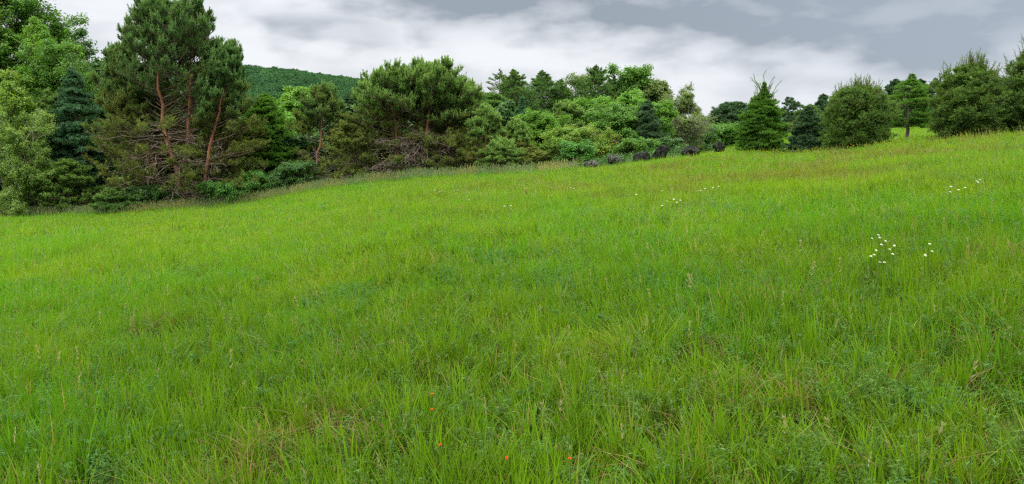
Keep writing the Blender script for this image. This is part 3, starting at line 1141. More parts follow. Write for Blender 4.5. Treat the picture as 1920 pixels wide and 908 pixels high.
def patch_mesh(rng, name, rad, dens, h, w, tuft_n, seg=3, herbs=0.0, straw=0.04, stalks=0.0, hvar=0.3):
    """a round patch of meadow: blades gathered into tufts, plus herbs, straw and seed stalks"""
    area = math.pi * rad * rad
    nt_ = max(4, int(area * dens / tuft_n))
    tc = disc(rng, nt_, rad)
    n = nt_ * tuft_n
    k = np.repeat(np.arange(nt_), tuft_n)
    th = np.clip(rng.normal(1, hvar, nt_), 0.45, 1.8)
    off = rng.normal(0, 0.014 + w * 1.1, (n, 3)) * [1, 1, 0]
    base = tc[k] + off
    base[:, 2] = -0.05
    hh = h * th[k] * rng.uniform(0.55, 1.2, n)
    tl = rng.uniform(0, 6.3, nt_)
    tw = np.abs(rng.normal(0.14, 0.2, nt_))
    lx = np.cos(tl)[k] * tw[k] + rng.normal(0, 0.20, n) + off[:, 0] * 4
    ly = np.sin(tl)[k] * tw[k] + rng.normal(0, 0.20, n) + off[:, 1] * 4
    ld = np.arctan2(ly, lx)
    lean = np.clip(np.hypot(lx, ly), 0.03, 1.5)
    tuft_hue = rng.uniform(0, 1, nt_)
    hue = np.clip(0.55 * rng.uniform(0, 1, n) + 0.45 * tuft_hue[k], 0, 1)
    parts = [blades(rng, base, hh, ld, lean, w * rng.uniform(0.5, 1.6, n), seg, hue, rng.normal(0.02, 0.15, n) + rng.normal(0, 0.14, nt_)[k]) + (0,)]
    ns = int(n * straw)
    if ns:
        b = disc(rng, ns, rad)
        b[:, 2] = rng.uniform(-0.02, 0.10, ns)
        parts.append(blades(rng, b, h * rng.uniform(0.4, 0.9, ns), rng.uniform(0, 6.3, ns), rng.uniform(0.6, 1.7, ns),
                            w * rng.uniform(0.5, 1.0, ns), seg) + (1,))
    if herbs > 0:
        nh = int(area * herbs)
        b = disc(rng, nh, rad)
        hs = h * rng.uniform(0.45, 0.95, nh)
        lv = 16
        kk = np.repeat(np.arange(nh), lv)
        zz = rng.uniform(0.25, 1, len(kk))
        p = b[kk] + np.stack([rng.normal(0, 0.02, len(kk)), rng.normal(0, 0.02, len(kk)), hs[kk] * zz], -1)
        p2 = b[kk] + np.stack([0 * zz, 0 * zz, hs[kk] * zz], -1)
        d = unit(p - p2 + rng.normal(0, 0.005, p.shape))
        V, T, F = spread_templates(rng, LF_HERB, p, unit(d + UP * 0.7), w * 3.0 * rng.uniform(0.7, 1.2, len(p)), rng.normal(0.1, 0.15, len(p)))
        parts.append((V, T, np.repeat(rng.uniform(0, 1, len(p)), LF_HERB[0].shape[1]), F, 2))
    if stalks > 0:
        nk = int(area * stalks)
        b = disc(rng, nk, rad)
        hk = h * rng.uniform(1.15, 1.75, nk)
        ld2 = rng.uniform(0, 6.3, nk)
        ln = rng.uniform(0.05, 0.35, nk)
        parts.append(blades(rng, b, hk, ld2, ln, np.full(nk, w * 0.35), seg) + (3,))
        top = b + np.stack([np.cos(ld2) * hk * ln * 0.9, np.sin(ld2) * hk * ln * 0.9, hk * 0.90], -1)
        V, T, F = spread_templates(rng, BR_SEED, top, UP + rng.normal(0, 0.15, top.shape), 0.09 * rng.uniform(0.7, 1.3, nk), rng.normal(0.2, 0.2, nk))
        parts.append((V, T, np.repeat(rng.uniform(0, 1, nk), BR_SEED[0].shape[1]), F, 3))
    return join_mesh(name, parts, [GRASS, STRAW, WEED, SEED])


LF_HERB = leaf_templates(RG, 5, 6, 1.15, 0.5, 0.75, 0.13)
BR_SEED = brush_templates(RG, 9, 6, 0.35, 0.3, 0.09)


def field_points(rng, y0, y1, spacing, half=0.95, extra=3.0, xmin=None, xmax=None, keep=None):
    ys = np.arange(y0, y1, spacing)
    P = []
    for y in ys:
        w = half * max(y, 0.0) + extra
        x = np.arange(-w, w, spacing)
        P.append(np.stack([x, np.full(len(x), y)], -1))
    P = np.concatenate(P)
    P += rng.uniform(-0.5, 0.5, P.shape) * spacing
    if keep is not None:
        P = P[keep(P[:, 0], P[:, 1])]
    return P[:, 0], P[:, 1]


def meadow_edge(X, Y):
    u = np.clip(X / np.maximum(Y, 0.5), -1.6, 1.6)
    return np.interp(u, _ug, _De)


def build_grass():
    rng = np.random.default_rng(11)
    zones = [
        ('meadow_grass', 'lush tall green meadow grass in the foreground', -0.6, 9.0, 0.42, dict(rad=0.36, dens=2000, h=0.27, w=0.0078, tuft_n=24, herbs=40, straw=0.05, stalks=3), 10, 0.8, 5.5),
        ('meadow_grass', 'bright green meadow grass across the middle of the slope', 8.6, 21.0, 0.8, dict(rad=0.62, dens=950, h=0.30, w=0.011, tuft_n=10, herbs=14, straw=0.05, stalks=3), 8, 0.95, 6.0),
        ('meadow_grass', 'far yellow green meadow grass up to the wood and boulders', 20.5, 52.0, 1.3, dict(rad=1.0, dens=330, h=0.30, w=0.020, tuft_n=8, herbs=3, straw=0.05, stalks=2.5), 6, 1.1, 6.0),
    ]
    for i, (nm, lab, y0, y1, sp, kw, nv, half, ex) in enumerate(zones):
        var = [patch_mesh(rng, 'grass_patch', **kw) for _ in range(nv)]
        keep = (lambda X, Y: Y < meadow_edge(X, Y) + 2.5) if i == 2 else None
        X, Y = field_points(rng, y0, y1, sp, half, ex, keep=keep)
        k = (X ** 2 + Y ** 2) > 1.3 ** 2
        X, Y = X[k], Y[k]
        n = len(X)
        Z = terrain(X, Y)
        e = tilt_euler(X, Y, rng.uniform(0, 6.28, n))
        hs = 1.0 + 0.30 * vnoise(X * 0.55 + 3, Y * 0.4) * (0.6 if i else 1.0)
        sc = np.stack([np.ones(n), np.ones(n), np.clip(hs, 0.55, 1.5)], -1) * rng.uniform(0.9, 1.1, n)[:, None]
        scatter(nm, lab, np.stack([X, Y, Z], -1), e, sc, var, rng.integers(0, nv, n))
    # second field behind the crest on the right, and rough ground under the wood
    var = [patch_mesh(rng, 'grass_patch', 1.9, 80, 0.34, 0.042, 6, 3, 0, 0.05, 1.2) for _ in range(4)]
    def kp(X, Y):
        u = X / Y
        return (Y > meadow_edge(X, Y) + 1.5) & (u > 0.05)
    X, Y = field_points(rng, 30, 125, 2.4, 1.25, 0, keep=kp)
    n = len(X)
    sc = np.ones((n, 3)) * rng.uniform(0.9, 1.1, n)[:, None]
    scatter('meadow_grass', 'second grass field seen between the bushes on the right', np.stack([X, Y, terrain(X, Y)], -1),
            tilt_euler(X, Y, rng.uniform(0, 6.28, n)), sc, var, rng.integers(0, 4, n))

    # coarse clumps standing out of the near sward
    cl = []
    for _ in range(8):
        n = 46
        b = rng.normal(0, 0.045, (n, 3)) * [1, 1, 0]
        b[:, 2] = -0.04
        ld = np.arctan2(b[:, 1], b[:, 0]) + rng.normal(0, 0.4, n)
        pr = [blades(rng, b, 0.38 * rng.uniform(0.5, 1.15, n), ld, np.clip(rng.normal(0.32, 0.25, n), 0.05, 1.3), 0.0086 * rng.uniform(0.6, 1.3, n), 5) + (0,)]
        m = 7
        b2 = rng.normal(0, 0.05, (m, 3)) * [1, 1, 0]
        pr.append(blades(rng, b2, 0.38 * rng.uniform(0.5, 1.1, m), rng.uniform(0, 6.3, m), rng.uniform(0.7, 1.5, m), np.full(m, 0.006), 5) + (1,))
        cl.append(join_mesh('clump', pr, [CLUMP, STRAW]))
    X, Y = field_points(rng, 1.2, 16, 0.42, 0.8, 5.0, keep=lambda X, Y: (vnoise(X * 1.3, Y * 1.1, 4) > -0.05))
    k = (X ** 2 + Y ** 2) > 2.0 ** 2
    X, Y = X[k], Y[k]
    n = len(X)
    scatter('coarse_grass', 'coarse grass clumps rising above the foreground meadow', np.stack([X, Y, terrain(X, Y)], -1),
            tilt_euler(X, Y, rng.uniform(0, 6.28, n)), np.ones((n, 3)) * rng.uniform(0.6, 1.15, n)[:, None], cl, rng.integers(0, 8, n))

    # matted straw showing between the tufts
    dm = []
    for _ in range(6):
        m = 110
        b2 = disc(rng, m, 0.22)
        b2[:, 2] = rng.uniform(0.0, 0.12, m)
        pr = [blades(rng, b2, rng.uniform(0.12, 0.27, m), rng.uniform(0, 6.3, m), rng.uniform(0.5, 1.7, m), 0.0055 * rng.uniform(0.6, 1.4, m), 4) + (0,)]
        dm.append(join_mesh('straw', pr, [STRAW]))
    X, Y = field_points(rng, 1.2, 8.5, 0.30, 0.8, 5.0, keep=lambda X, Y: (vnoise(X * 1.7 + 2, Y * 1.4, 2.2) + 0.20 * sstep((X + 1) / 3) > 0.84))
    spots = np.array([(1150, 690), (1180, 720), (1330, 670), (1310, 690), (1490, 600), (1700, 790), (1480, 790), (640, 745), (450, 810), (400, 880), (640, 640), (1850, 560), (1790, 520), (520, 800), (700, 800), (1400, 800)], float)
    ys = np.array([2.0 + 0 for _ in spots])
    dist = np.array([EYE / -row_grad(r) * 1.0 for r in spots[:, 1]])
    sx = np.array([x_at(a, d, -0.1) for a, d in zip(spots[:, 0], dist)])
    X = np.concatenate([X, sx])
    Y = np.concatenate([Y, dist])
    n = len(X)
    scatter('dry_straw', 'matted dry straw lying between the foreground tufts', np.stack([X, Y, terrain(X, Y)], -1),
            tilt_euler(X, Y, rng.uniform(0, 6.28, n)), np.ones((n, 3)) * rng.uniform(0.7, 1.3, n)[:, None], dm, rng.integers(0, 6, n))

    # leafy herbs (bedstraw and vetch) in drifts
    hb = []
    for _ in range(6):
        pr = []
        nh = 26
        b = disc(rng, nh, 0.20)
        hs = rng.uniform(0.14, 0.33, nh)
        st = blades(rng, b, hs, rng.uniform(0, 6.3, nh), rng.uniform(0.05, 0.6, nh), np.full(nh, 0.003), 3)
        pr.append(st + (0,))
        V4 = st[0].reshape(nh, 4, 2, 3).mean(2)
        lv = 22
        kk = np.repeat(np.arange(nh), lv)
        t = rng.uniform(0.2, 1, len(kk))
        p, T = sample(V4, kk, t)
        d = unit(rng.normal(0, 1, p.shape) + UP * 0.8)
        V, T2, F = spread_templates(rng, LF_HERB, p + d * 0.008, d, 0.016 * rng.uniform(0.6, 1.3, len(p)), rng.normal(0.15, 0.15, len(p)))
        pr.append((V, T2, np.repeat(rng.uniform(0, 0.8, len(p)), LF_HERB[0].shape[1]), F, 0))
        hb.append(join_mesh('herb', pr, [WEED]))
    X, Y = field_points(rng, 1.2, 15, 0.45, 0.8, 5.0, keep=lambda X, Y: (vnoise(X * 0.9, Y * 0.9, 9) > 0.25))
    n = len(X)
    scatter('meadow_herbs', 'fine leaved herbs growing among the foreground grass', np.stack([X, Y, terrain(X, Y)], -1),
            tilt_euler(X, Y, rng.uniform(0, 6.28, n)), np.ones((n, 3)) * rng.uniform(0.7, 1.25, n)[:, None], hb, rng.integers(0, 6, n))

    # tall pale seed-head grass along the wood edge
    tg = []
    for _ in range(6):
        pr = []
        nk = 60
        b = disc(rng, nk, 0.8)
        ld2 = rng.uniform(0, 6.3, nk)
        ln = rng.uniform(0.03, 0.30, nk)
        hk = rng.uniform(0.5, 0.95, nk)
        pr.append(blades(rng, b, hk, ld2, ln, np.full(nk, 0.016), 3) + (1,))
        top = b + np.stack([np.cos(ld2) * hk * ln * 0.85, np.sin(ld2) * hk * ln * 0.85, hk * 0.88], -1)
        V, T, F = spread_templates(rng, BR_SEED, top, UP + rng.normal(0, 0.12, top.shape), 0.17 * rng.uniform(0.7, 1.3, nk), rng.normal(0.15, 0.2, nk))
        pr.append((V, T, np.repeat(rng.uniform(0, 1, nk), BR_SEED[0].shape[1]), F, 1))
        ng = 190
        b = disc(rng, ng, 0.8)
        pr.append(blades(rng, b, rng.uniform(0.3, 0.62, ng), rng.uniform(0, 6.3, ng), np.abs(rng.normal(0.25, 0.2, ng)), np.full(ng, 0.022), 3) + (0,))
        tg.append(join_mesh('tall', pr, [CLUMP, SEED]))
    rows = []
    for px in np.arange(-160, 1075, 3.2):
        u = (px - 960) / F_PX
        De = float(np.interp(u, _ug, _De))
        for q in range(2 if px < 620 else 1):
            Y = De + rng.uniform(0.2, 2.4 if px < 620 else 0.9)
            rows.append((u * Y, Y))
    rows = np.array(rows)
    X, Y = rows[:, 0], rows[:, 1]
    n = len(X)
    scatter('tall_seed_grass', 'tall pale seed head grass fringing the edge of the wood', np.stack([X, Y, terrain(X, Y)], -1),
            tilt_euler(X, Y, rng.uniform(0, 6.28, n)), np.ones((n, 3)) * rng.uniform(0.45, 0.95, n)[:, None], tg, rng.integers(0, 6, n))


build_grass()


# ------------------------------------------------------------------ far wooded hill
def build_far_wood():
    rng = np.random.default_rng(5)
    m1 = leaf_mat('far wood canopy', (0.013, 0.042, 0.021), (0.038, 0.096, 0.038), 0.15, patch=0.012, alt=(0.050, 0.135, 0.05), altamt=0.5, inst=True, gloss=0.0)
    var = []
    for _ in range(6):
        n = 260
        c = unit(rng.normal(0, 1, (n, 3)))
        c[:, 2] = np.abs(c[:, 2]) * 1.1 - 0.15
        lob = 1 + 0.22 * np.sin(c[:, 0] * 5 + rng.uniform(0, 6)) * np.sin(c[:, 1] * 6 + rng.uniform(0, 6))
        p = c * lob[:, None] * rng.uniform(0.8, 1.05, n)[:, None]
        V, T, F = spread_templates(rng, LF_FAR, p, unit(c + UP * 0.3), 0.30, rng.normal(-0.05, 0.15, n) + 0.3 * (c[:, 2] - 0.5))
        var.append(make_mesh('far_crown', V, [F], m1, T))
    X, Y = [], []
    # hill face
    n = 17000
    Y = rng.uniform(560, 1260, n)
    u = rng.uniform(-0.85, 0.70, n)
    X = u * Y
    # nearer valley woods closing the gap behind the field
    n2 = 2600
    Y2 = rng.uniform(230, 560, n2)
    X2 = rng.uniform(-0.8, 0.7, n2) * Y2
    X = np.concatenate([X, X2])
    Y = np.concatenate([Y, Y2])
    Z = terrain(X, Y)
    n = len(X)
    s = rng.uniform(3.2, 7.2, n) * np.where(Y < 560, 0.8, 1.0)
    sc = np.stack([s, s, s * rng.uniform(0.8, 1.35, n)], -1)
    e = np.stack([np.zeros(n), np.zeros(n), rng.uniform(0, 6.28, n)], -1)
    scatter('far_wood', 'distant wooded hill of dense green broadleaf crowns', np.stack([X, Y, Z + 5.0], -1), e, sc, var, rng.integers(0, 6, n))


build_far_wood()

# ------------------------------------------------------------------ trees
# spec = (photo column of the crown centre, photo row of the top, crown width in photo pixels, metres forward)
WOOD_BACK = 'trees filling the back of the wood'

# --- left wood
tree_leafy('tall dark green tree cut by the top left corner', (20, -62, 200, 57), 101, P_OVAL, 'leaf_mid', 70, 'fine', 0.46, (8, 7), hlow=0.25)
tree_leafy('bright green tree rising beside the dark tree at top left', (84, 34, 96, 55), 102, P_TALL, 'leaf_bright', 36, 'fine', 0.34, (8, 6), hlow=0.3)
tree_leafy('broad mid green tree below the bright one on the left', (112, 78, 140, 53.5), 103, P_OVAL, 'leaf_mid', 54, 'fine', 0.34, (8, 7), hlow=0.15)
tree_leafy('thin dark crowned tree against the sky left of the big pine', (134, 42, 84, 62), 104, P_TALL, 'leaf_dark', 34, 'med', 0.36, (7, 5), hlow=0.3, dens=0.8)
tree_leafy('yellow green tree at the left edge of the photo', (4, 128, 130, 49), 105, P_OVAL, 'leaf_yellow', 42, 'fine', 0.32, (8, 7), hlow=0.2)
tree_leafy('pale leaved young poplar in front of the left wood', (42, 206, 120, 47.4), 106, P_OVAL, 'leaf_pale', 40, 'fine', 0.26, (8, 6), bark='bark_pale', stems=3, hlow=0.15, dens=0.85)
tree_leafy('pale yellowish leafy shrub at the foot of the left poplar', (48, 305, 108, 46.4), 107, P_SHRUB, 'leaf_pale', 36, 'fine', 0.22, (8, 6), bark='bark_grey', stems=4, hlow=0.05, dens=0.8, kind='shrub', cat='shrub')
tree_conifer('blue green fir with drooping layered boughs beside the big pine', (146, 126, 112, 51), 108, P_FIR, 'blue_conifer', 120, 'med', 0.24, (-22, 35), kind='fir_tree', cat='fir tree', droop=0.15)
tree_pine('young green pine hemmed in between the left trees', (100, 168, 84, 51.5), 109, P_DOME, 'pine_needles_bright', 'pine_needles', 60, lod='med', dead=0.1, candles=0.25, bare_in=0.3)
tree_pine('dark green bushy pine at the foot of the blue green fir', (128, 298, 92, 47.2), 110, P_BUSH, 'white_pine', 'white_pine', 60, lod='med', dead=0.05, bare_in=0.25)
tree_pine('low green pine bush under the big pine on the left', (214, 350, 64, 45.8), 111, P_BUSH, 'pine_needles_bright', 'conifer', 50, lod='fine', dead=0.0, bare_in=0.15, tuft=0.20)

# --- the big multi-stemmed pine and its neighbours
sA = (322, -12, 285, 48.5)
PB = prof([(0, 0.30), (0.08, 0.75), (0.2, 0.98), (0.45, 1.0), (0.6, 0.92), (0.75, 0.68), (0.9, 0.42), (1, 0.14)])
tree_pine('tallest orange stemmed pine forking low at the edge of the left wood', sA, 121, PB, nprim=340,
          stems=px_stems(sA, [[(352, 392), (332, 330), (318, 270), (303, 200), (294, 120), (300, 10)],
                              [(350, 392, 0.5), (345, 330, 0.6), (344, 250, 0.5), (350, 170, 0.5), (362, 20, 0.3)]]),
          tuft=0.27, dead=0.25, bare_in=0.40, twigs=(8, 7), candles=0.5, open_to=0.63, low_h=0.46, stem_r=0.0125, elev=(2, 58))
sB = (428, 78, 140, 47.8)
tree_pine('leaning pine with open crown on the right side of the biggest pine', sB, 122, PB, nprim=150,
          stems=px_stems(sB, [[(381, 388), (388, 300), (402, 230), (425, 160), (436, 85)]]),
          tuft=0.27, dead=0.25, bare_in=0.40, twigs=(8, 7), candles=0.45, open_to=0.55, low_h=0.5, stem_r=0.0125, elev=(2, 58))
sC = (236, 82, 150, 49.5)
tree_pine('olive crowned pine on the left side of the biggest pine', sC, 123, PB, nprim=170,
          stems=px_stems(sC, [[(302, 392), (298, 320), (262, 250), (236, 170), (226, 100)]]),
          tuft=0.27, dead=0.25, bare_in=0.40, twigs=(8, 7), candles=0.4, open_to=0.5, low_h=0.62, stem_r=0.013, elev=(0, 55))
tree_leafy('dark leafy undergrowth bush behind the big pine stems', (330, 300, 200, 52.5), 124, P_SHRUB, 'leaf_dark', 40, 'med', 0.34, (8, 6), stems=5, hlow=0.05, kind='shrub', cat='shrub')
tree_leafy('green nettle like bush under the leaning pine', (432, 338, 95, 47.3), 125, P_SHRUB, 'leaf_blue', 30, 'fine', 0.22, (8, 6), stems=4, hlow=0.05, kind='shrub', cat='shrub')
tree_leafy('small dark bush at the foot of the big pine', (285, 345, 80, 48.0), 126, P_SHRUB, 'leaf_dark', 26, 'fine', 0.22, (8, 6), stems=4, hlow=0.05, kind='shrub', cat='shrub')

# --- between the two pine groups
tree_conifer('feathery bright green larch right of the big pine', (500, 176, 112, 53), 131, P_FIR, 'larch', 130, 'med', 0.26, (-5, 45), kind='larch_tree', cat='larch tree', inner=0.1)
tree_leafy('fresh green maple showing above the gap between the pines', (566, 160, 100, 62), 132, P_OVAL, 'leaf_bright', 36, 'med', 0.38, (8, 6))
tree_leafy('yellow green slim tree against the larch', (538, 212, 62, 56), 133, P_TALL, 'leaf_bright', 30, 'med', 0.34, (8, 6))
tree_leafy('dark broadleaf tree deep in the gap between the pines', (566, 250, 100, 54), 134, P_OVAL, 'leaf_dark', 38, 'med', 0.36, (8, 6), hlow=0.1)
sD = (612, 154, 132, 51.5)
tree_pine('crooked pine with a dark crown left of the middle pines', sD, 135, P_DOME, nprim=90,
          stems=px_stems(sD, [[(588, 352), (592, 300), (604, 265), (600, 230), (612, 165)]]),
          tuft=0.26, dead=0.35, bare_in=0.5, twigs=(8, 7), candles=0.45, open_to=0.55, low_h=0.55, stem_r=0.014)
tree_leafy('rounded dark green shrub at the field edge before the larch', (556, 302, 84, 48.5), 136, P_SHRUB, 'leaf_dark', 34, 'fine', 0.24, (8, 6), stems=4, hlow=0.04, kind='shrub', cat='shrub')
tree_leafy('cool green shrub at the foot of the larch', (488, 318, 90, 48.8), 137, P_SHRUB, 'leaf_blue', 30, 'fine', 0.24, (8, 6), stems=4, hlow=0.05, kind='shrub', cat='shrub')
tree_conifer('dark blue spruce top behind the crooked pine', (656, 176, 84, 60), 138, P_FIR, 'dark_conifer', 80, 'med', 0.28)

# --- middle pines
PM = prof([(0, 0.45), (0.12, 0.85), (0.3, 1.0), (0.55, 1.0), (0.75, 0.85), (0.9, 0.6), (1, 0.32)])
sE = (735, 120, 205, 48.0)
tree_pine('left of the middle pines with red brown stem and tufted top', sE, 141, PM, nprim=190, mat='pine_needles_bright',
          stems=px_stems(sE, [[(762, 336), (745, 290), (742, 240), (735, 190), (728, 128)]]),
          tuft=0.26, dead=0.35, bare_in=0.42, twigs=(8, 7), candles=0.8, open_to=0.58, low_h=0.5, stem_r=0.016, elev=(2, 62))
sF = (808, 110, 200, 48.0)
tree_pine('tallest of the middle pines with forked orange stem', sF, 142, PM, nprim=190, mat='pine_needles_bright',
          stems=px_stems(sF, [[(786, 334), (790, 300), (800, 240), (808, 180), (806, 118)]]),
          tuft=0.26, dead=0.35, bare_in=0.45, twigs=(8, 7), candles=0.8, open_to=0.58, low_h=0.5, stem_r=0.017, elev=(2, 62))
sG = (868, 150, 130, 48.8)
tree_pine('right of the middle pines leaning over the field edge', sG, 143, PM, nprim=190, mat='pine_needles_bright',
          stems=px_stems(sG, [[(812, 336), (824, 285), (845, 230), (868, 156)]]),
          tuft=0.25, dead=0.35, bare_in=0.42, twigs=(8, 7), candles=0.8, open_to=0.58, low_h=0.45, stem_r=0.014, elev=(2, 62))
tree_pine('low olive tufted pine left of the middle pine stems', (664, 218, 108, 48.5), 144, P_BUSH, 'pine_low', 'pine_low', 60, lod='med', dead=1.0, bare_in=0.5, twigs=(7, 4))
tree_pine('pine with pale upright shoots on the right shoulder of the middle pines', (912, 196, 84, 46.5), 145, P_BUSH, 'pine_needles_bright', 'pine_low', 70, lod='fine', dead=0.3, bare_in=0.35, candles=0.9, tuft=0.24)
tree_pine('bushy dark pine with long pale candles at the field edge', (940, 258, 84, 45), 146, P_BUSH, 'pine_needles_bright', 'white_pine', 70, lod='fine', dead=0.1, bare_in=0.25, candles=1.0, tuft=0.23, low_h=0.4)
tree_pine('pine with pale candles behind the bushy pine', (968, 222, 66, 49), 147, P_BUSH, 'pine_needles_bright', 'pine_low', 60, lod='fine', dead=0.2, bare_in=0.25, candles=0.9, tuft=0.24)

# --- conifers behind the right part of the wood
tree_conifer('spindly pointed fir behind the candle pines', (938, 130, 84, 74), 151, P_BACK, 'conifer', 70, 'fine', 0.17, (-5, 35), kind='fir_tree', cat='fir tree', dens=0.8)
tree_conifer('broad light green pine at the left of the back row', (920, 174, 110, 70), 152, P_BACK, 'conifer', 110, 'med', 0.34, (0, 30), kind='pine_tree', cat='pine tree')
tree_conifer('tall green pine next to the spindly fir', (964, 130, 100, 72), 153, P_BACK, 'conifer', 110, 'fine', 0.20, (0, 48), kind='pine_tree', cat='pine tree')
tree_conifer('slim blue spruce in front of the back row', (979, 182, 50, 60), 154, P_CONE, 'blue_conifer', 90, 'med', 0.26, (-15, 35))
tree_leafy('shadowy small tree left of the slim blue spruce', (950, 188, 60, 62), 155, P_OVAL, 'leaf_dark', 30, 'med', 0.34, (7, 6))
tree_conifer('green double topped fir in the middle of the back row', (1016, 132, 112, 75), 156, P_BACK, 'conifer', 130, 'fine', 0.20, (0, 42), kind='fir_tree', cat='fir tree')
tree_conifer('short green fir right of the double topped fir', (1052, 148, 76, 76), 157, P_BACK, 'conifer', 80, 'fine', 0.20, (0, 42), kind='fir_tree', cat='fir tree')
tree_leafy('thin olive tinted tree in the back row', (1080, 136, 76, 78), 158, P_TALL, 'leaf_olive', 34, 'med', 0.40, (7, 5), bark='bark_pale', dens=0.8)
tree_conifer('dark spreading pine with a pointed top in the back row', (1116, 122, 108, 74), 159, P_BACK, 'conifer', 100, 'fine', 0.21, (5, 50), kind='pine_tree', cat='pine tree', dens=0.85)
tree_conifer('small dark pine at the shoulder of the spreading pine', (1148, 140, 66, 76), 160, P_BACK, 'dark_conifer', 70, 'fine', 0.21, (5, 50), kind='pine_tree', cat='pine tree')
tree_leafy('dense round headed tree highest at the right of the back row', (1190, 122, 96, 76), 161, P_TALL, 'leaf_mid', 44, 'med', 0.40, (8, 7))
tree_leafy('olive green tree at the right shoulder of the round headed tree', (1224, 150, 66, 74), 162, P_TALL, 'leaf_olive', 32, 'med', 0.36, (8, 6))
tree_leafy('tall thin leaved poplar with pale stems at the end of the wood', (1262, 152, 70, 72), 163, P_TALL, 'leaf_olive', 34, 'med', 0.30, (7, 6), bark='bark_pale', dens=0.5, stems=2, hlow=0.4)
tree_leafy('shorter thin leaved poplar right of the tall one', (1290, 174, 50, 71), 164, P_TALL, 'leaf_olive', 26, 'med', 0.28, (7, 5), bark='bark_pale', dens=0.45, hlow=0.4)
tree_leafy('nearly leafless grey twigged thicket at the end of the wood', (1282, 212, 92, 62), 165, P_OVAL, 'leaf_olive', 60, 'far', 0.20, (9, 6), bark='bark_pale', dens=0.30, stems=7, hlow=0.1, kind='thicket', cat='shrub', fill=1, elev=(40, 75))
tree_leafy('bare topped sapling between poplars and horizon', (1312, 208, 34, 66), 166, P_TALL, 'leaf_olive', 22, 'far', 0.22, (7, 5), bark='bark_pale', dens=0.3, stems=2, fill=1, elev=(40, 75))

# --- front of the right part of the wood
tree_leafy('fresh bright green maple right of the candle pines', (1012, 206, 92, 56), 171, P_OVAL, 'leaf_bright', 44, 'fine', 0.34, (8, 7), hlow=0.2)
tree_pine('olive pine with pale candles in the middle of the wood', (1062, 188, 76, 60), 172, P_DOME, 'pine_needles_bright', 'pine_low', 70, lod='med', dead=0.3, bare_in=0.3, candles=0.6, tuft=0.28)
tree_leafy('bright green maple under the dark spreading pine', (1106, 182, 92, 63), 173, P_OVAL, 'leaf_bright', 44, 'med', 0.38, (8, 7), hlow=0.2)
tree_leafy('large mid green maple left of the dark spruce', (1162, 192, 100, 56), 174, P_OVAL, 'leaf_mid', 50, 'fine', 0.34, (8, 7), hlow=0.12)
tree_leafy('light green tree crowning above the large mid green maple', (1186, 168, 84, 66), 175, P_OVAL, 'leaf_bright', 40, 'med', 0.38, (8, 6))
tree_conifer('dark blue grey spruce near the boulders', (1212, 188, 62, 55), 176, P_FIR, 'dark_conifer', 130, 'med', 0.26, (-18, 30))
tree_leafy('fresh green tree right of the dark blue grey spruce', (1240, 188, 66, 58), 177, P_OVAL, 'leaf_bright', 38, 'fine', 0.32, (8, 6), hlow=0.12)
tree_leafy('yellow green birch at the edge of the field', (1082, 234, 118, 50), 178, P_OVAL, 'leaf_yellow', 50, 'fine', 0.30, (8, 7), hlow=0.08)
tree_pine('dark tufted pine bush left of the yellow green birch', (1040, 258, 76, 46.5), 179, P_BUSH, 'white_pine', 'white_pine', 60, lod='fine', dead=0.1, bare_in=0.25, candles=0.4, tuft=0.22)
tree_leafy('cool green shrub behind the two lowest boulders', (1088, 262, 66, 45.2), 180, P_SHRUB, 'leaf_blue', 34, 'fine', 0.22, (8, 6), stems=3, hlow=0.04, kind='shrub', cat='shrub')
tree_pine('small brownish pine bush right of the candle pine', (1000, 276, 74, 45.5), 181, P_BUSH, 'pine_low', 'pine_low', 50, lod='fine', dead=0.4, bare_in=0.3, tuft=0.22)
tree_leafy('leafy shrub behind the middle boulder', (1186, 258, 78, 49), 182, P_SHRUB, 'leaf_mid', 34, 'fine', 0.24, (8, 6), stems=4, hlow=0.05, kind='shrub', cat='shrub')
tree_leafy('brown leafless shrub between the birch and the mid green maple', (1132, 236, 74, 55), 183, P_OVAL, 'pine_low', 40, 'far', 0.22, (8, 5), dens=0.35, stems=5, hlow=0.05, kind='shrub', cat='shrub', fill=1)
tree_leafy('low green shrub behind the boulder with a slanted top', (1248, 256, 74, 54), 184, P_SHRUB, 'leaf_dark', 30, 'med', 0.26, (8, 6), stems=4, hlow=0.05, kind='shrub', cat='shrub')
tree_leafy('round willow bush at the horizon gap', (1346, 228, 84, 74), 185, P_SHRUB, 'leaf_mid', 44, 'med', 0.34, (8, 6), stems=5, hlow=0.05, kind='shrub', cat='shrub')
tree_leafy('grey green bush joining the thicket to the willow bush', (1316, 232, 56, 70), 186, P_SHRUB, 'leaf_dark', 30, 'med', 0.32, (8, 6), stems=4, hlow=0.05, kind='shrub', cat='shrub')

# --- background of the right field
tree_conifer('open bluish pine beyond the field left of the larch', (1374, 191, 78, 80), 191, P_BUSH, 'dark_conifer', 110, 'med', 0.36, (0, 45), kind='pine_tree', cat='pine tree', dens=0.9)
tree_conifer('dark spruce half hidden behind the bright larch', (1416, 180, 46, 62), 192, P_FIR, 'dark_conifer', 90, 'med', 0.28, (-10, 30))
tree_conifer('thin see through pine on the skyline right of the larch', (1479, 181, 46, 112), 193, P_BUSH, 'dark_conifer', 24, 'med', 0.30, (0, 25), kind='pine_tree', cat='pine tree', dens=0.55, hlow=0.3, inner=0.45)
tree_pine('pine on the skyline behind the small spruce', (1518, 196, 54, 82), 194, P_DOME, 'pine_needles', 'pine_low', 60, lod='med', dead=0.2, bare_in=0.3, tuft=0.36)
tree_conifer('dark slim pine on the skyline left of the round bush', (1542, 176, 36, 105), 195, P_BACK, 'dark_conifer', 60, 'med', 0.34, (5, 40), kind='pine_tree', cat='pine tree', dens=0.8)
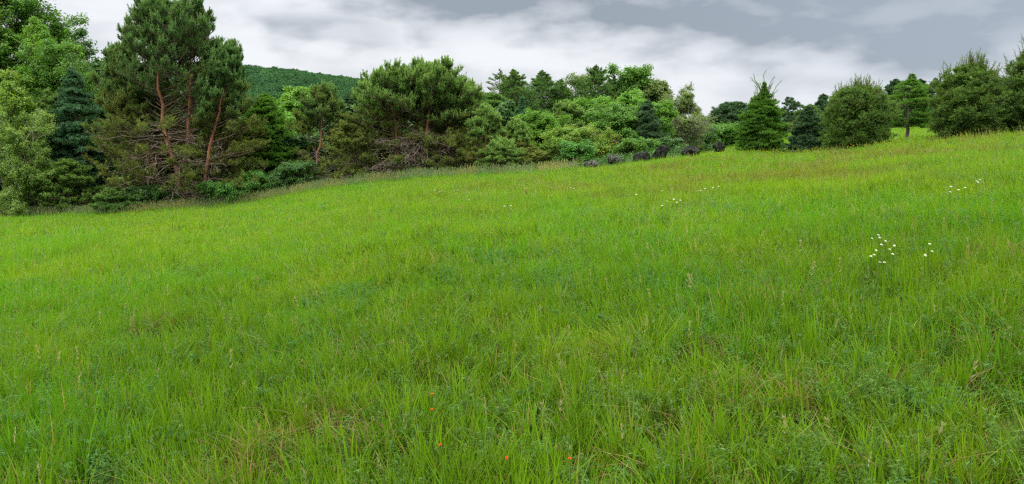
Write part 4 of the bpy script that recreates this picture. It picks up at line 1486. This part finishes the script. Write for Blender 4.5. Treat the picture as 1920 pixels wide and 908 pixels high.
tree_conifer('skyline pine touching the left side of the round bush', (1566, 178, 38, 100), 196, P_BACK, 'dark_conifer', 60, 'med', 0.34, (5, 40), kind='pine_tree', cat='pine tree', dens=0.8)
tree_conifer('skyline pine left of the sparse larch', (1676, 148, 44, 108), 197, P_BACK, 'dark_conifer', 70, 'med', 0.34, (5, 40), kind='pine_tree', cat='pine tree', dens=0.8)
tree_conifer('skyline pine just right of the sparse larch top', (1722, 148, 46, 112), 198, P_BACK, 'dark_conifer', 70, 'med', 0.34, (5, 40), kind='pine_tree', cat='pine tree', dens=0.8)
tree_conifer('skyline pine beside the large round pine bush', (1750, 146, 42, 116), 199, P_BACK, 'dark_conifer', 60, 'med', 0.34, (5, 40), kind='pine_tree', cat='pine tree', dens=0.75)
for px, top, w, Y, lab in ((1452, 226, 70, 118, 'low dark wood edge tree right behind the bright larch'),
                           (1500, 222, 70, 120, 'low skyline tree behind the small dark spruce'),
                           (1650, 196, 60, 118, 'skyline tree hidden behind the round pine bush'),
                           (1700, 190, 56, 122, 'skyline tree behind the lower crown of the sparse larch'),
                           (1740, 192, 60, 120, 'lower skyline tree between larch and large pine bush')):
    tree_leafy(lab, (px, top, w, Y), 200 + px, P_OVAL, 'leaf_dark', 26, 'far', 0.55, (6, 5))

# --- young trees standing in the field on the right
tree_conifer('bright green larch with long bare leaders standing in the field', (1430, 150, 74, 39.5), 211,
             prof([(0, 0.80), (0.06, 1.0), (0.35, 0.95), (0.6, 0.72), (0.72, 0.40), (0.85, 0.14), (1, 0.03)]), 'larch', 190, 'fine', 0.15, (-10, 40),
             kind='larch_tree', cat='larch tree', leaders=26, twigs=(10, 3), inner=0.1, lead_h=0.30)
tree_conifer('small dark spruce standing between the larch and the round bush', (1513, 200, 62, 36.8), 212, P_CONE, 'dark_conifer', 130, 'flat', 0.15, (-12, 30), twigs=(9, 3), inner=0.1, leaders=2)
tree_conifer('sparse young larch with open lower stem', (1704, 138, 78, 39), 213,
             prof([(0, 0.3), (0.2, 0.55), (0.36, 0.7), (0.45, 1.0), (0.55, 0.85), (0.75, 0.5), (0.9, 0.14), (1, 0.03)]), 'larch', 84, 'fine', 0.14, (-5, 30),
             kind='larch_tree', cat='larch tree', twigs=(7, 3), hlow=0.24, inner=0.3, dens=0.22, stem_r=0.02)


def pine_bush(label, spec, seed, shoots=70, nprim=150, profile=None, mat='white_pine', top0=0.62):
    """dense round young white pine with upright shoots"""
    rng = np.random.default_rng(seed)
    profile = profile or prof([(0, 0.62), (0.1, 0.86), (0.28, 1.0), (0.5, 0.97), (0.7, 0.78), (0.85, 0.50), (0.95, 0.22), (1, 0.1)])
    root, H, W = root_of('pine_bush', label, 'pine bush', spec)
    trunk, br, leaf, shoot = Wood(), Wood(), [], []
    S = stem_curve([(0, 0, -0.3), (0, 0, H * 0.9)], H, 10, rng, 0.004)
    trunk.add(S, np.linspace(1.2, 0.15, 10)[None] * H * 0.022, 8)
    n = nprim
    h = np.clip(np.linspace(0.02, 0.9, n) + rng.normal(0, 0.02, n), 0.015, 0.93)
    az = np.arange(n) * 2.4
    p, T = sample(S, np.zeros(n, int), (h * H + 0.3) / (0.9 * H + 0.3))
    e = np.radians(-5 + 62 * h ** 1.2 + rng.normal(0, 7, n))
    d = np.stack([np.cos(az) * np.cos(e), np.sin(az) * np.cos(e), np.sin(e)], -1)
    L = W / 2 * profile(np.clip(h + 0.1 * np.sin(e), 0, 1)) / np.maximum(np.cos(e), 0.5) * rng.uniform(0.78, 1.05, n)
    L = np.minimum(L, reach(p[:, 2], L, e, 0.18, H * 0.94, W, profile, rng.uniform(0.8, 1.08, n) * lobes(rng, az, h), 0.08))
    P1 = curve(rng, p, d, L, 0.18, 0.06, 7)
    br.add(P1, np.clip(L * 0.012, 0.006, 0.03)[:, None] * np.linspace(1, 0.3, 7)[None], 4)
    P2, i1, t1 = side_shoots(rng, P1, 13, 0.2, 1, 0.36, (30, 62), 0.6, 0.25, 0.15)
    br.add(P2, np.full((len(P2), 5), 0.005), 3)
    P3, i2, t2 = side_shoots(rng, P2, 7, 0.1, 1, 0.55, (30, 60), 0.7, 0.3, 0.2, N=3)
    h3 = h[i1][i2]
    for q in (0.4, 1.0):
        p, T = sample(P3, np.arange(len(P3)), np.full(len(P3), q))
        dd = unit(T + UP * np.interp(h3, [0, 1], [0.1, 1.0])[:, None] + rng.normal(0, 0.3, T.shape))
        leaf.append(spread_templates(rng, BR_FINE, p, dd, 0.15 * rng.uniform(0.7, 1.25, len(p)), rng.normal(-0.05, 0.16, len(p)) + 0.12 * (q - 0.5)))
    # upright shoots over the upper crown
    k = rng.choice(len(P1), shoots)
    k = k[h[k] > top0 - 0.35 * rng.uniform(0, 1, len(k))]
    p, T = sample(P1, k, rng.uniform(0.75, 1.0, len(k)))
    dd = unit(T * 0.35 + UP + rng.normal(0, 0.12, T.shape))
    hl = H * 0.15 * rng.uniform(0.6, 1.5, len(k))
    PS = curve(rng, p, dd, hl, 0.1, 0.04, 6)
    # the central leader reaches the top
    c = np.array([[0, 0, H * 0.82]])
    PS = np.concatenate([PS, curve(rng, c, np.array([[0.02, 0, 1.0]]), np.array([H * 0.19]), 0, 0.02, 6)])
    br.add(PS, np.full((len(PS), 6), 0.010) * np.linspace(1, 0.6, 6)[None], 4)
    for q in np.linspace(0.0, 1, 9):
        p, T = sample(PS, np.arange(len(PS)), np.full(len(PS), q))
        leaf.append(spread_templates(rng, BR_FINE, p, unit(T + rng.normal(0, 0.25, T.shape)), 0.135 * (1.1 - 0.35 * q), rng.normal(0.12, 0.14, len(p))))
    trunk.build('trunk', M['bark_grey'], root)
    br.build('branches', M['twig'], root)
    leaves_obj('needles', leaf, M[mat], root)
    finish(root, H, W)
    return root


pine_bush('round dark pine bush with wide flat bristly top', (1609, 144, 112, 34.2), 221, 260,
          profile=prof([(0, 0.60), (0.1, 0.85), (0.3, 1.0), (0.55, 0.98), (0.75, 0.86), (0.9, 0.62), (1, 0.3)]))
pine_bush('large round pine bush with a tall central shoot', (1818, 100, 114, 31), 222, 260)
pine_bush('tall pine bush cut by the right edge of the photo', (1950, 58, 118, 30.5), 223, 200, 170)


# filler trees at the back, so that the wood is deep
fill = [(-60, 20, 150, 64, 'leaf_dark'), (190, 110, 110, 66, 'leaf_dark'), (60, 120, 120, 66, 'leaf_mid'), (300, 150, 150, 64, 'leaf_dark'),
        (420, 170, 130, 66, 'leaf_dark'), (508, 196, 120, 68, 'leaf_mid'), (700, 205, 120, 62, 'leaf_dark'),
        (790, 190, 120, 62, 'leaf_dark'), (870, 205, 100, 62, 'leaf_dark'), (632, 188, 120, 62, 'leaf_dark'),
        (1000, 235, 110, 62, 'leaf_dark'), (1080, 235, 120, 68, 'leaf_dark'), (1150, 225, 110, 70, 'leaf_dark'), (1215, 225, 90, 70, 'leaf_dark')]
where = ['beyond the top left corner tree', 'seen through the left side of the biggest pine', 'behind the bright tree at top left',
         'seen between the stems of the biggest pine', 'behind the leaning pine', 'behind the feathery larch',
         'behind the left middle pine', 'behind the tallest middle pine', 'behind the right middle pine',
         'behind the crooked pine', 'behind the slim blue spruce', 'under the olive tinted tree',
         'under the small dark pine of the back row', 'behind the dark spruce near the boulders']
for k, (px, top, w, Y, mt) in enumerate(fill):
    tree_leafy('shaded green tree ' + where[k], (px, top, w, Y), 300 + k, P_OVAL, mt, 34, 'far', 0.52, (7, 6), hlow=0.06)


# low dark undergrowth that closes the foot of the wood
def build_undergrowth():
    rng = np.random.default_rng(31)
    var = []
    for _ in range(5):
        n = 420
        p = unit(rng.normal(0, 1, (n, 3))) * (rng.uniform(0, 1, n) ** 0.45)[:, None] * [0.9, 0.9, 0.7]
        p[:, 2] = np.abs(p[:, 2])
        V, T, F = spread_templates(rng, LF_MED, p, unit(rng.normal(0, 0.4, p.shape) + UP), 0.20, rng.normal(-0.1, 0.15, n))
        var.append(make_mesh('undergrowth_clump', V, [F], M['leaf_dark'], T))
    rows = []
    for px in np.arange(-220, 1260, 9):
        u = (px - 960) / F_PX
        De = float(np.interp(u, _ug, _De))
        for q in range(4):
            Y = De + 2.2 + rng.uniform(0, 16)
            rows.append((u * Y + rng.normal(0, 0.4), Y))
    rows = np.array(rows)
    X, Y = rows[:, 0], rows[:, 1]
    n = len(X)
    s = rng.uniform(0.6, 1.25, n)
    scatter('undergrowth', 'low dark leafy undergrowth on the floor of the wood', np.stack([X, Y, terrain(X, Y)], -1),
            np.stack([np.zeros(n), np.zeros(n), rng.uniform(0, 6.28, n)], -1), np.stack([s, s, s * rng.uniform(0.6, 1.2, n)], -1), var, rng.integers(0, 5, n))


build_undergrowth()


# ------------------------------------------------------------------ boulders
def rock_mat(k=1.0):
    m, nt = new_mat('weathered field boulder')
    tc = nt.new('ShaderNodeTexCoord')
    n1 = nt.noise(tc.outputs['Object'], 3.5, 7, 0.65)
    n2 = nt.noise(tc.outputs['Object'], 14, 5, 0.7)
    col = nt.mix(nt.ramp(n1, 0.36, 0.62), (0.005 * k, 0.0055 * k, 0.004 * k), (0.024 * k, 0.027 * k, 0.020 * k))
    col = nt.mix(nt.ramp(n2, 0.56, 0.66), col, (0.100 * k, 0.106 * k, 0.086 * k))
    col = nt.mix(nt.ramp(n2, 0.44, 0.36), col, (0.005, 0.005, 0.005))
    b = nt.new('ShaderNodeBsdfPrincipled')
    b.inputs['Roughness'].default_value = 1.0
    b.inputs['Specular IOR Level'].default_value = 0.1
    nt.l.new(col, b.inputs['Base Color'])
    bp = nt.new('ShaderNodeBump')
    bp.inputs['Strength'].default_value = 0.5
    bp.inputs['Distance'].default_value = 0.05
    nt.l.new(nt.math('ADD', n1, nt.math('MULTIPLY', n2, 0.4)), bp.inputs['Height'])
    nt.l.new(bp.outputs[0], b.inputs['Normal'])
    out = nt.new('ShaderNodeOutputMaterial')
    nt.l.new(b.outputs[0], out.inputs[0])
    return m


ROCK = rock_mat()
PALE = rock_mat(3.2)


def boulder(label, px, rowc, wpx, hpx, Y, seed, skew=0.0, cuts=9):
    rng = np.random.default_rng(seed)
    import bmesh
    bm = bmesh.new()
    bmesh.ops.create_icosphere(bm, subdivisions=5, radius=1.0)
    V = np.array([v.co[:] for v in bm.verts])
    # facet: clip against random planes
    for _ in range(cuts):
        nrm = unit(rng.normal(0, 1, 3) + np.array([0, -0.2, 0.35]))
        dd = rng.uniform(0.50, 0.80)
        ex = np.maximum(V @ nrm - dd, 0)
        V = V - ex[:, None] * nrm * 0.94
    a, b2, c = rng.uniform(0, 6, 3)
    V += (0.012 * np.sin(V * 7 + a) @ np.ones((3, 3)) / 3 + 0.007 * np.sin(V[:, [1, 2, 0]] * 17 + b2))
    cd = cam_depth(Y, 0)
    w, h = 0.92 * wpx / F_PX * cd, 0.95 * hpx / F_PX * cd
    ext = V.max(0) - V.min(0)
    V = V / ext * [w, w * 0.8, h * 1.5]
    V[:, 0] += skew * V[:, 2]
    V[:, 2] += h * 0.05
    bm.verts.ensure_lookup_table()
    for v, co in zip(bm.verts, V):
        v.co = co
    me = bpy.data.meshes.new('boulder')
    bm.to_mesh(me)
    bm.free()
    for p in me.polygons:
        p.use_smooth = True
    me.materials.append(PALE if 'pale' in label or 'brownish rounded' in label else ROCK)
    X, Yq, z = place(px, Y)
    z = float(terrain(X, Y))
    zc = z_at(rowc, Y)
    o = link('boulder', me)
    o.location = (X, Y, max(z, zc - h * 0.1) + 0.12 if abs(zc - z) < 1.0 else z + 0.2)
    o['label'] = label
    o['category'] = 'boulder'
    o['group'] = 'boulders in a row along the crest of the field'
    return o


boulder('lowest pale grey boulder in the row, set against the cool green shrub', 1069, 316, 22, 13, 42.4, 1, 0.1)
boulder('flat pale grey boulder second from the lower end of the row', 1110, 311, 30, 12, 42.2, 2, 0.2)
boulder('brownish rounded boulder below the yellow green birch', 1153, 303, 30, 16, 42.0, 3)
boulder('dark craggy boulder between the brownish and the largest boulder', 1199, 299, 34, 17, 41.6, 4, 0.15)
boulder('largest grey boulder of the row with a slanted light top', 1239, 291, 34, 22, 41.4, 5, 0.25, 7)
boulder('black domed boulder right of the largest one', 1294, 288, 38, 18, 40.6, 6)
boulder('small uppermost boulder of the row nearest the bright larch', 1346, 281, 24, 14, 41.0, 7)


# ------------------------------------------------------------------ flowers
def flower_mats():
    out = {}
    for nm, col in (('white petals', (0.50, 0.53, 0.42)), ('orange petals', (0.50, 0.060, 0.012)), ('yellow petals', (0.60, 0.48, 0.02)), ('flower stem green', (0.06, 0.14, 0.02))):
        m, nt = new_mat(nm)
        tc = nt.new('ShaderNodeTexCoord')
        n = nt.noise(tc.outputs['Object'], 60, 2)
        c = nt.mix(nt.ramp(n, 0.3, 0.7), col, (col[0] * 0.8, col[1] * 0.8, col[2] * 0.7))
        d = nt.new('ShaderNodeBsdfDiffuse')
        nt.l.new(c, d.inputs[0])
        o = nt.new('ShaderNodeOutputMaterial')
        nt.l.new(d.outputs[0], o.inputs[0])
        out[nm] = m
    return out


FM = flower_mats()


def petal_head(rng, r, n, rings=2, up=0.35, name='flower_head', mat='white petals'):
    """domed composite or umbel head made of small petals"""
    V, F = [], []
    for k in range(rings):
        for i in range(n):
            a = 2 * math.pi * (i + 0.5 * k) / n + rng.normal(0, 0.08)
            rr = r * (1 - 0.38 * k)
            d = np.array([math.cos(a), math.sin(a), up + 0.42 * k]) * (1 + 0.1 * k)
            s = np.array([-math.sin(a), math.cos(a), 0])
            b = len(V)
            V += [list(d * rr * 0.08), list(d * rr * 0.6 + s * rr * 0.26), list(d * rr), list(d * rr * 0.6 - s * rr * 0.26)]
            F.append((b, b + 1, b + 2, b + 3))
    return make_mesh(name, np.array(V), [np.array(F)], FM[mat])


def stem_mesh(h):
    P = np.array([[[0, 0, 0], [0.01, 0, h * 0.5], [0, 0.005, h]]])
    V, F = tubes(P, np.full((1, 3), 0.0022), 5)
    return make_mesh('stem', V, [F], FM['flower stem green'])


RF = np.random.default_rng(77)


def flower(label, cat, group, px, row, Y, hgt, head_r, mat, name='wildflower', petals=10):
    """a single flower whose head shows at photo (px,row)"""
    X, _, z = place(px, Y)
    root = thing(name, label, cat, (X, Y, z), group)
    head = link('flower_head', petal_head(RF, head_r, petals, 4, 0.15, 'flower_head', mat), root)
    head.location = (0, 0, hgt)
    head.rotation_euler = (0.45 + RF.normal(0, 0.2), RF.normal(0, 0.2), 0)
    link('stem', stem_mesh(hgt), root)


def flower_at(label, cat, group, px, row, hgt, head_r, mat, petals=10, **kw):
    """find the distance at which a head hgt above the meadow shows at (px,row)"""
    lo, hi = 1.5, 60.0
    Ys = np.linspace(lo, hi, 4000)
    Xs = (px - 960) / F_PX * (Ys * CP + 1.6 * SP)
    zs = terrain(Xs, Ys) + hgt
    tgt = z_at(row, Ys)
    i = int(np.argmax(zs > tgt)) if (zs > tgt).any() else len(Ys) - 1
    flower(label, cat, group, px, row, float(Ys[i]), hgt, head_r, mat, petals=petals, **kw)


GW = 'white clover like flowers in the near right meadow'
for (px, row, lab) in ((1639, 441, 'topmost white flower of the left cluster'), (1627, 447, 'white flower at the upper left of the cluster'),
                       (1641, 446, 'white flower just below the topmost one'), (1659, 468, 'white flower right of the cluster centre'),
                       (1664, 477, 'large white flower head lowest on the right of the cluster'), (1624, 481, 'white flower at the left end of the cluster'),
                       (1630, 478, 'white flower beside the left end of the cluster'), (1640, 492, 'lowest white flower of the cluster'),
                       (1648, 492, 'small white flower next to the lowest one'), (1733, 458, 'white flower standing highest of the right trio'),
                       (1737, 472, 'white flower in the middle of the right trio'), (1724, 479, 'white flower lowest of the right trio'),
                       (1644, 459, 'faint white flower in the middle of the cluster'),
                       (1652, 452, 'white flower at the upper right of the cluster'), (1668, 461, 'white flower at the right end of the cluster'), (1634, 470, 'white flower left of the cluster centre')):
    flower_at(lab, 'flower', GW, px, row, 0.50, 0.0115, 'white petals', 11)
GO = 'orange hawkweed flowers low in the foreground grass'
for (px, row, lab) in ((812, 739, 'brightest orange flower left of centre'), (812, 768, 'orange flower directly below the brightest one'),
                       (950, 860, 'orange red flower near the bottom centre'), (1066, 861, 'orange red flower at the bottom right of centre'),
                       (769, 607, 'small orange flower farthest up the meadow'), (828, 834, 'dull orange flower at the bottom left of centre')):
    flower_at(lab, 'flower', GO, px, row, 0.38, 0.0075, 'orange petals', 12)
GS = 'small white flowers far up the meadow'
far_w = [(1249, 378), (1262, 374), (1268, 380), (1240, 386), (1274, 376), (1320, 354), (1335, 352), (1346, 350), (1312, 358), (1192, 365), (1240, 358),
         (1778, 350), (1792, 356), (1804, 352), (1776, 360), (1826, 340), (1832, 337), (1829, 342), (816, 357), (824, 360), (852, 358), (859, 357), (880, 375),
         (952, 383), (946, 387), (958, 386), (1070, 352), (1076, 354), (1034, 352)]
side = ['left', 'centre', 'right']
for k, (px, row) in enumerate(far_w):
    flower_at('tiny white wildflower far up the meadow slope', 'flower', GS, px, row, 0.42, 0.020, 'white petals', 7)


def yellow_drift():
    rng = np.random.default_rng(91)
    var = []
    for _ in range(4):
        n = 10
        p = disc(rng, n, 0.5)
        p[:, 2] = rng.uniform(0.28, 0.42, n)
        V, T, F = spread_templates(rng, LF_HERB, p, unit(rng.normal(0, 0.2, p.shape) + UP), 0.030, rng.normal(0.3, 0.1, n))
        m = FM['yellow petals']
        var.append(make_mesh('yellow_cluster', V, [F], m, T))
    rows = []
    for px in np.arange(1270, 1700, 16):
        u = (px - 960) / F_PX
        De = float(np.interp(u, _ug, _De))
        Y = De + rng.normal(-0.6, 0.7)
        rows.append((u * Y, Y))
    for _ in range(14):
        Y = rng.uniform(30, 40)
        rows.append((rng.uniform(-0.35, 0.6) * Y, Y))
    rows = np.array(rows)
    X, Y = rows[:, 0], rows[:, 1]
    n = len(X)
    scatter('yellow_wildflowers', 'drift of tiny yellow wildflowers along the crest of the field', np.stack([X, Y, terrain(X, Y)], -1),
            np.stack([np.zeros(n), np.zeros(n), rng.uniform(0, 6.28, n)], -1), np.ones((n, 3)), var, rng.integers(0, 4, n))


yellow_drift()


# ------------------------------------------------------------------ the tussock in the foreground
def tussock():
    rng = np.random.default_rng(55)
    Y = EYE / -row_grad(672)
    X, _, z = place(1215, Y)
    root = thing('grass_tussock', 'yellow green grass tussock with brown dry base in the foreground', 'tussock', (X, Y, z))
    n = 420
    b = rng.normal(0, 0.10, (n, 3)) * [1, 1, 0]
    b[:, 2] = -0.03
    ld = np.arctan2(b[:, 1], b[:, 0]) + rng.normal(0, 0.3, n)
    V, T, Hh, Fq = blades(rng, b, 0.40 * rng.uniform(0.5, 1.15, n), ld, np.clip(rng.normal(0.75, 0.3, n), 0.1, 1.6), 0.007 * rng.uniform(0.6, 1.3, n), 5)
    o = link('blades', join_mesh('blades', [(V, T, Hh * 0.7, Fq, 0)], [TUSS]), root)
    m = 160
    b = rng.normal(0, 0.12, (m, 3)) * [1, 1, 0]
    ld = np.arctan2(b[:, 1], b[:, 0]) + rng.normal(0, 0.6, m)
    V, T, Hh, Fq = blades(rng, b, 0.30 * rng.uniform(0.5, 1.15, m), ld, rng.uniform(0.9, 1.7, m), 0.006 * rng.uniform(0.6, 1.3, m), 5)
    link('dry_blades', join_mesh('dry_blades', [(V, T, Hh, Fq, 0)], [STRAW]), root)


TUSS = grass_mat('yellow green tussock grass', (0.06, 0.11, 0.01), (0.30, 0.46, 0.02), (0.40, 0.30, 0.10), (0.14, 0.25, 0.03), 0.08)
tussock()
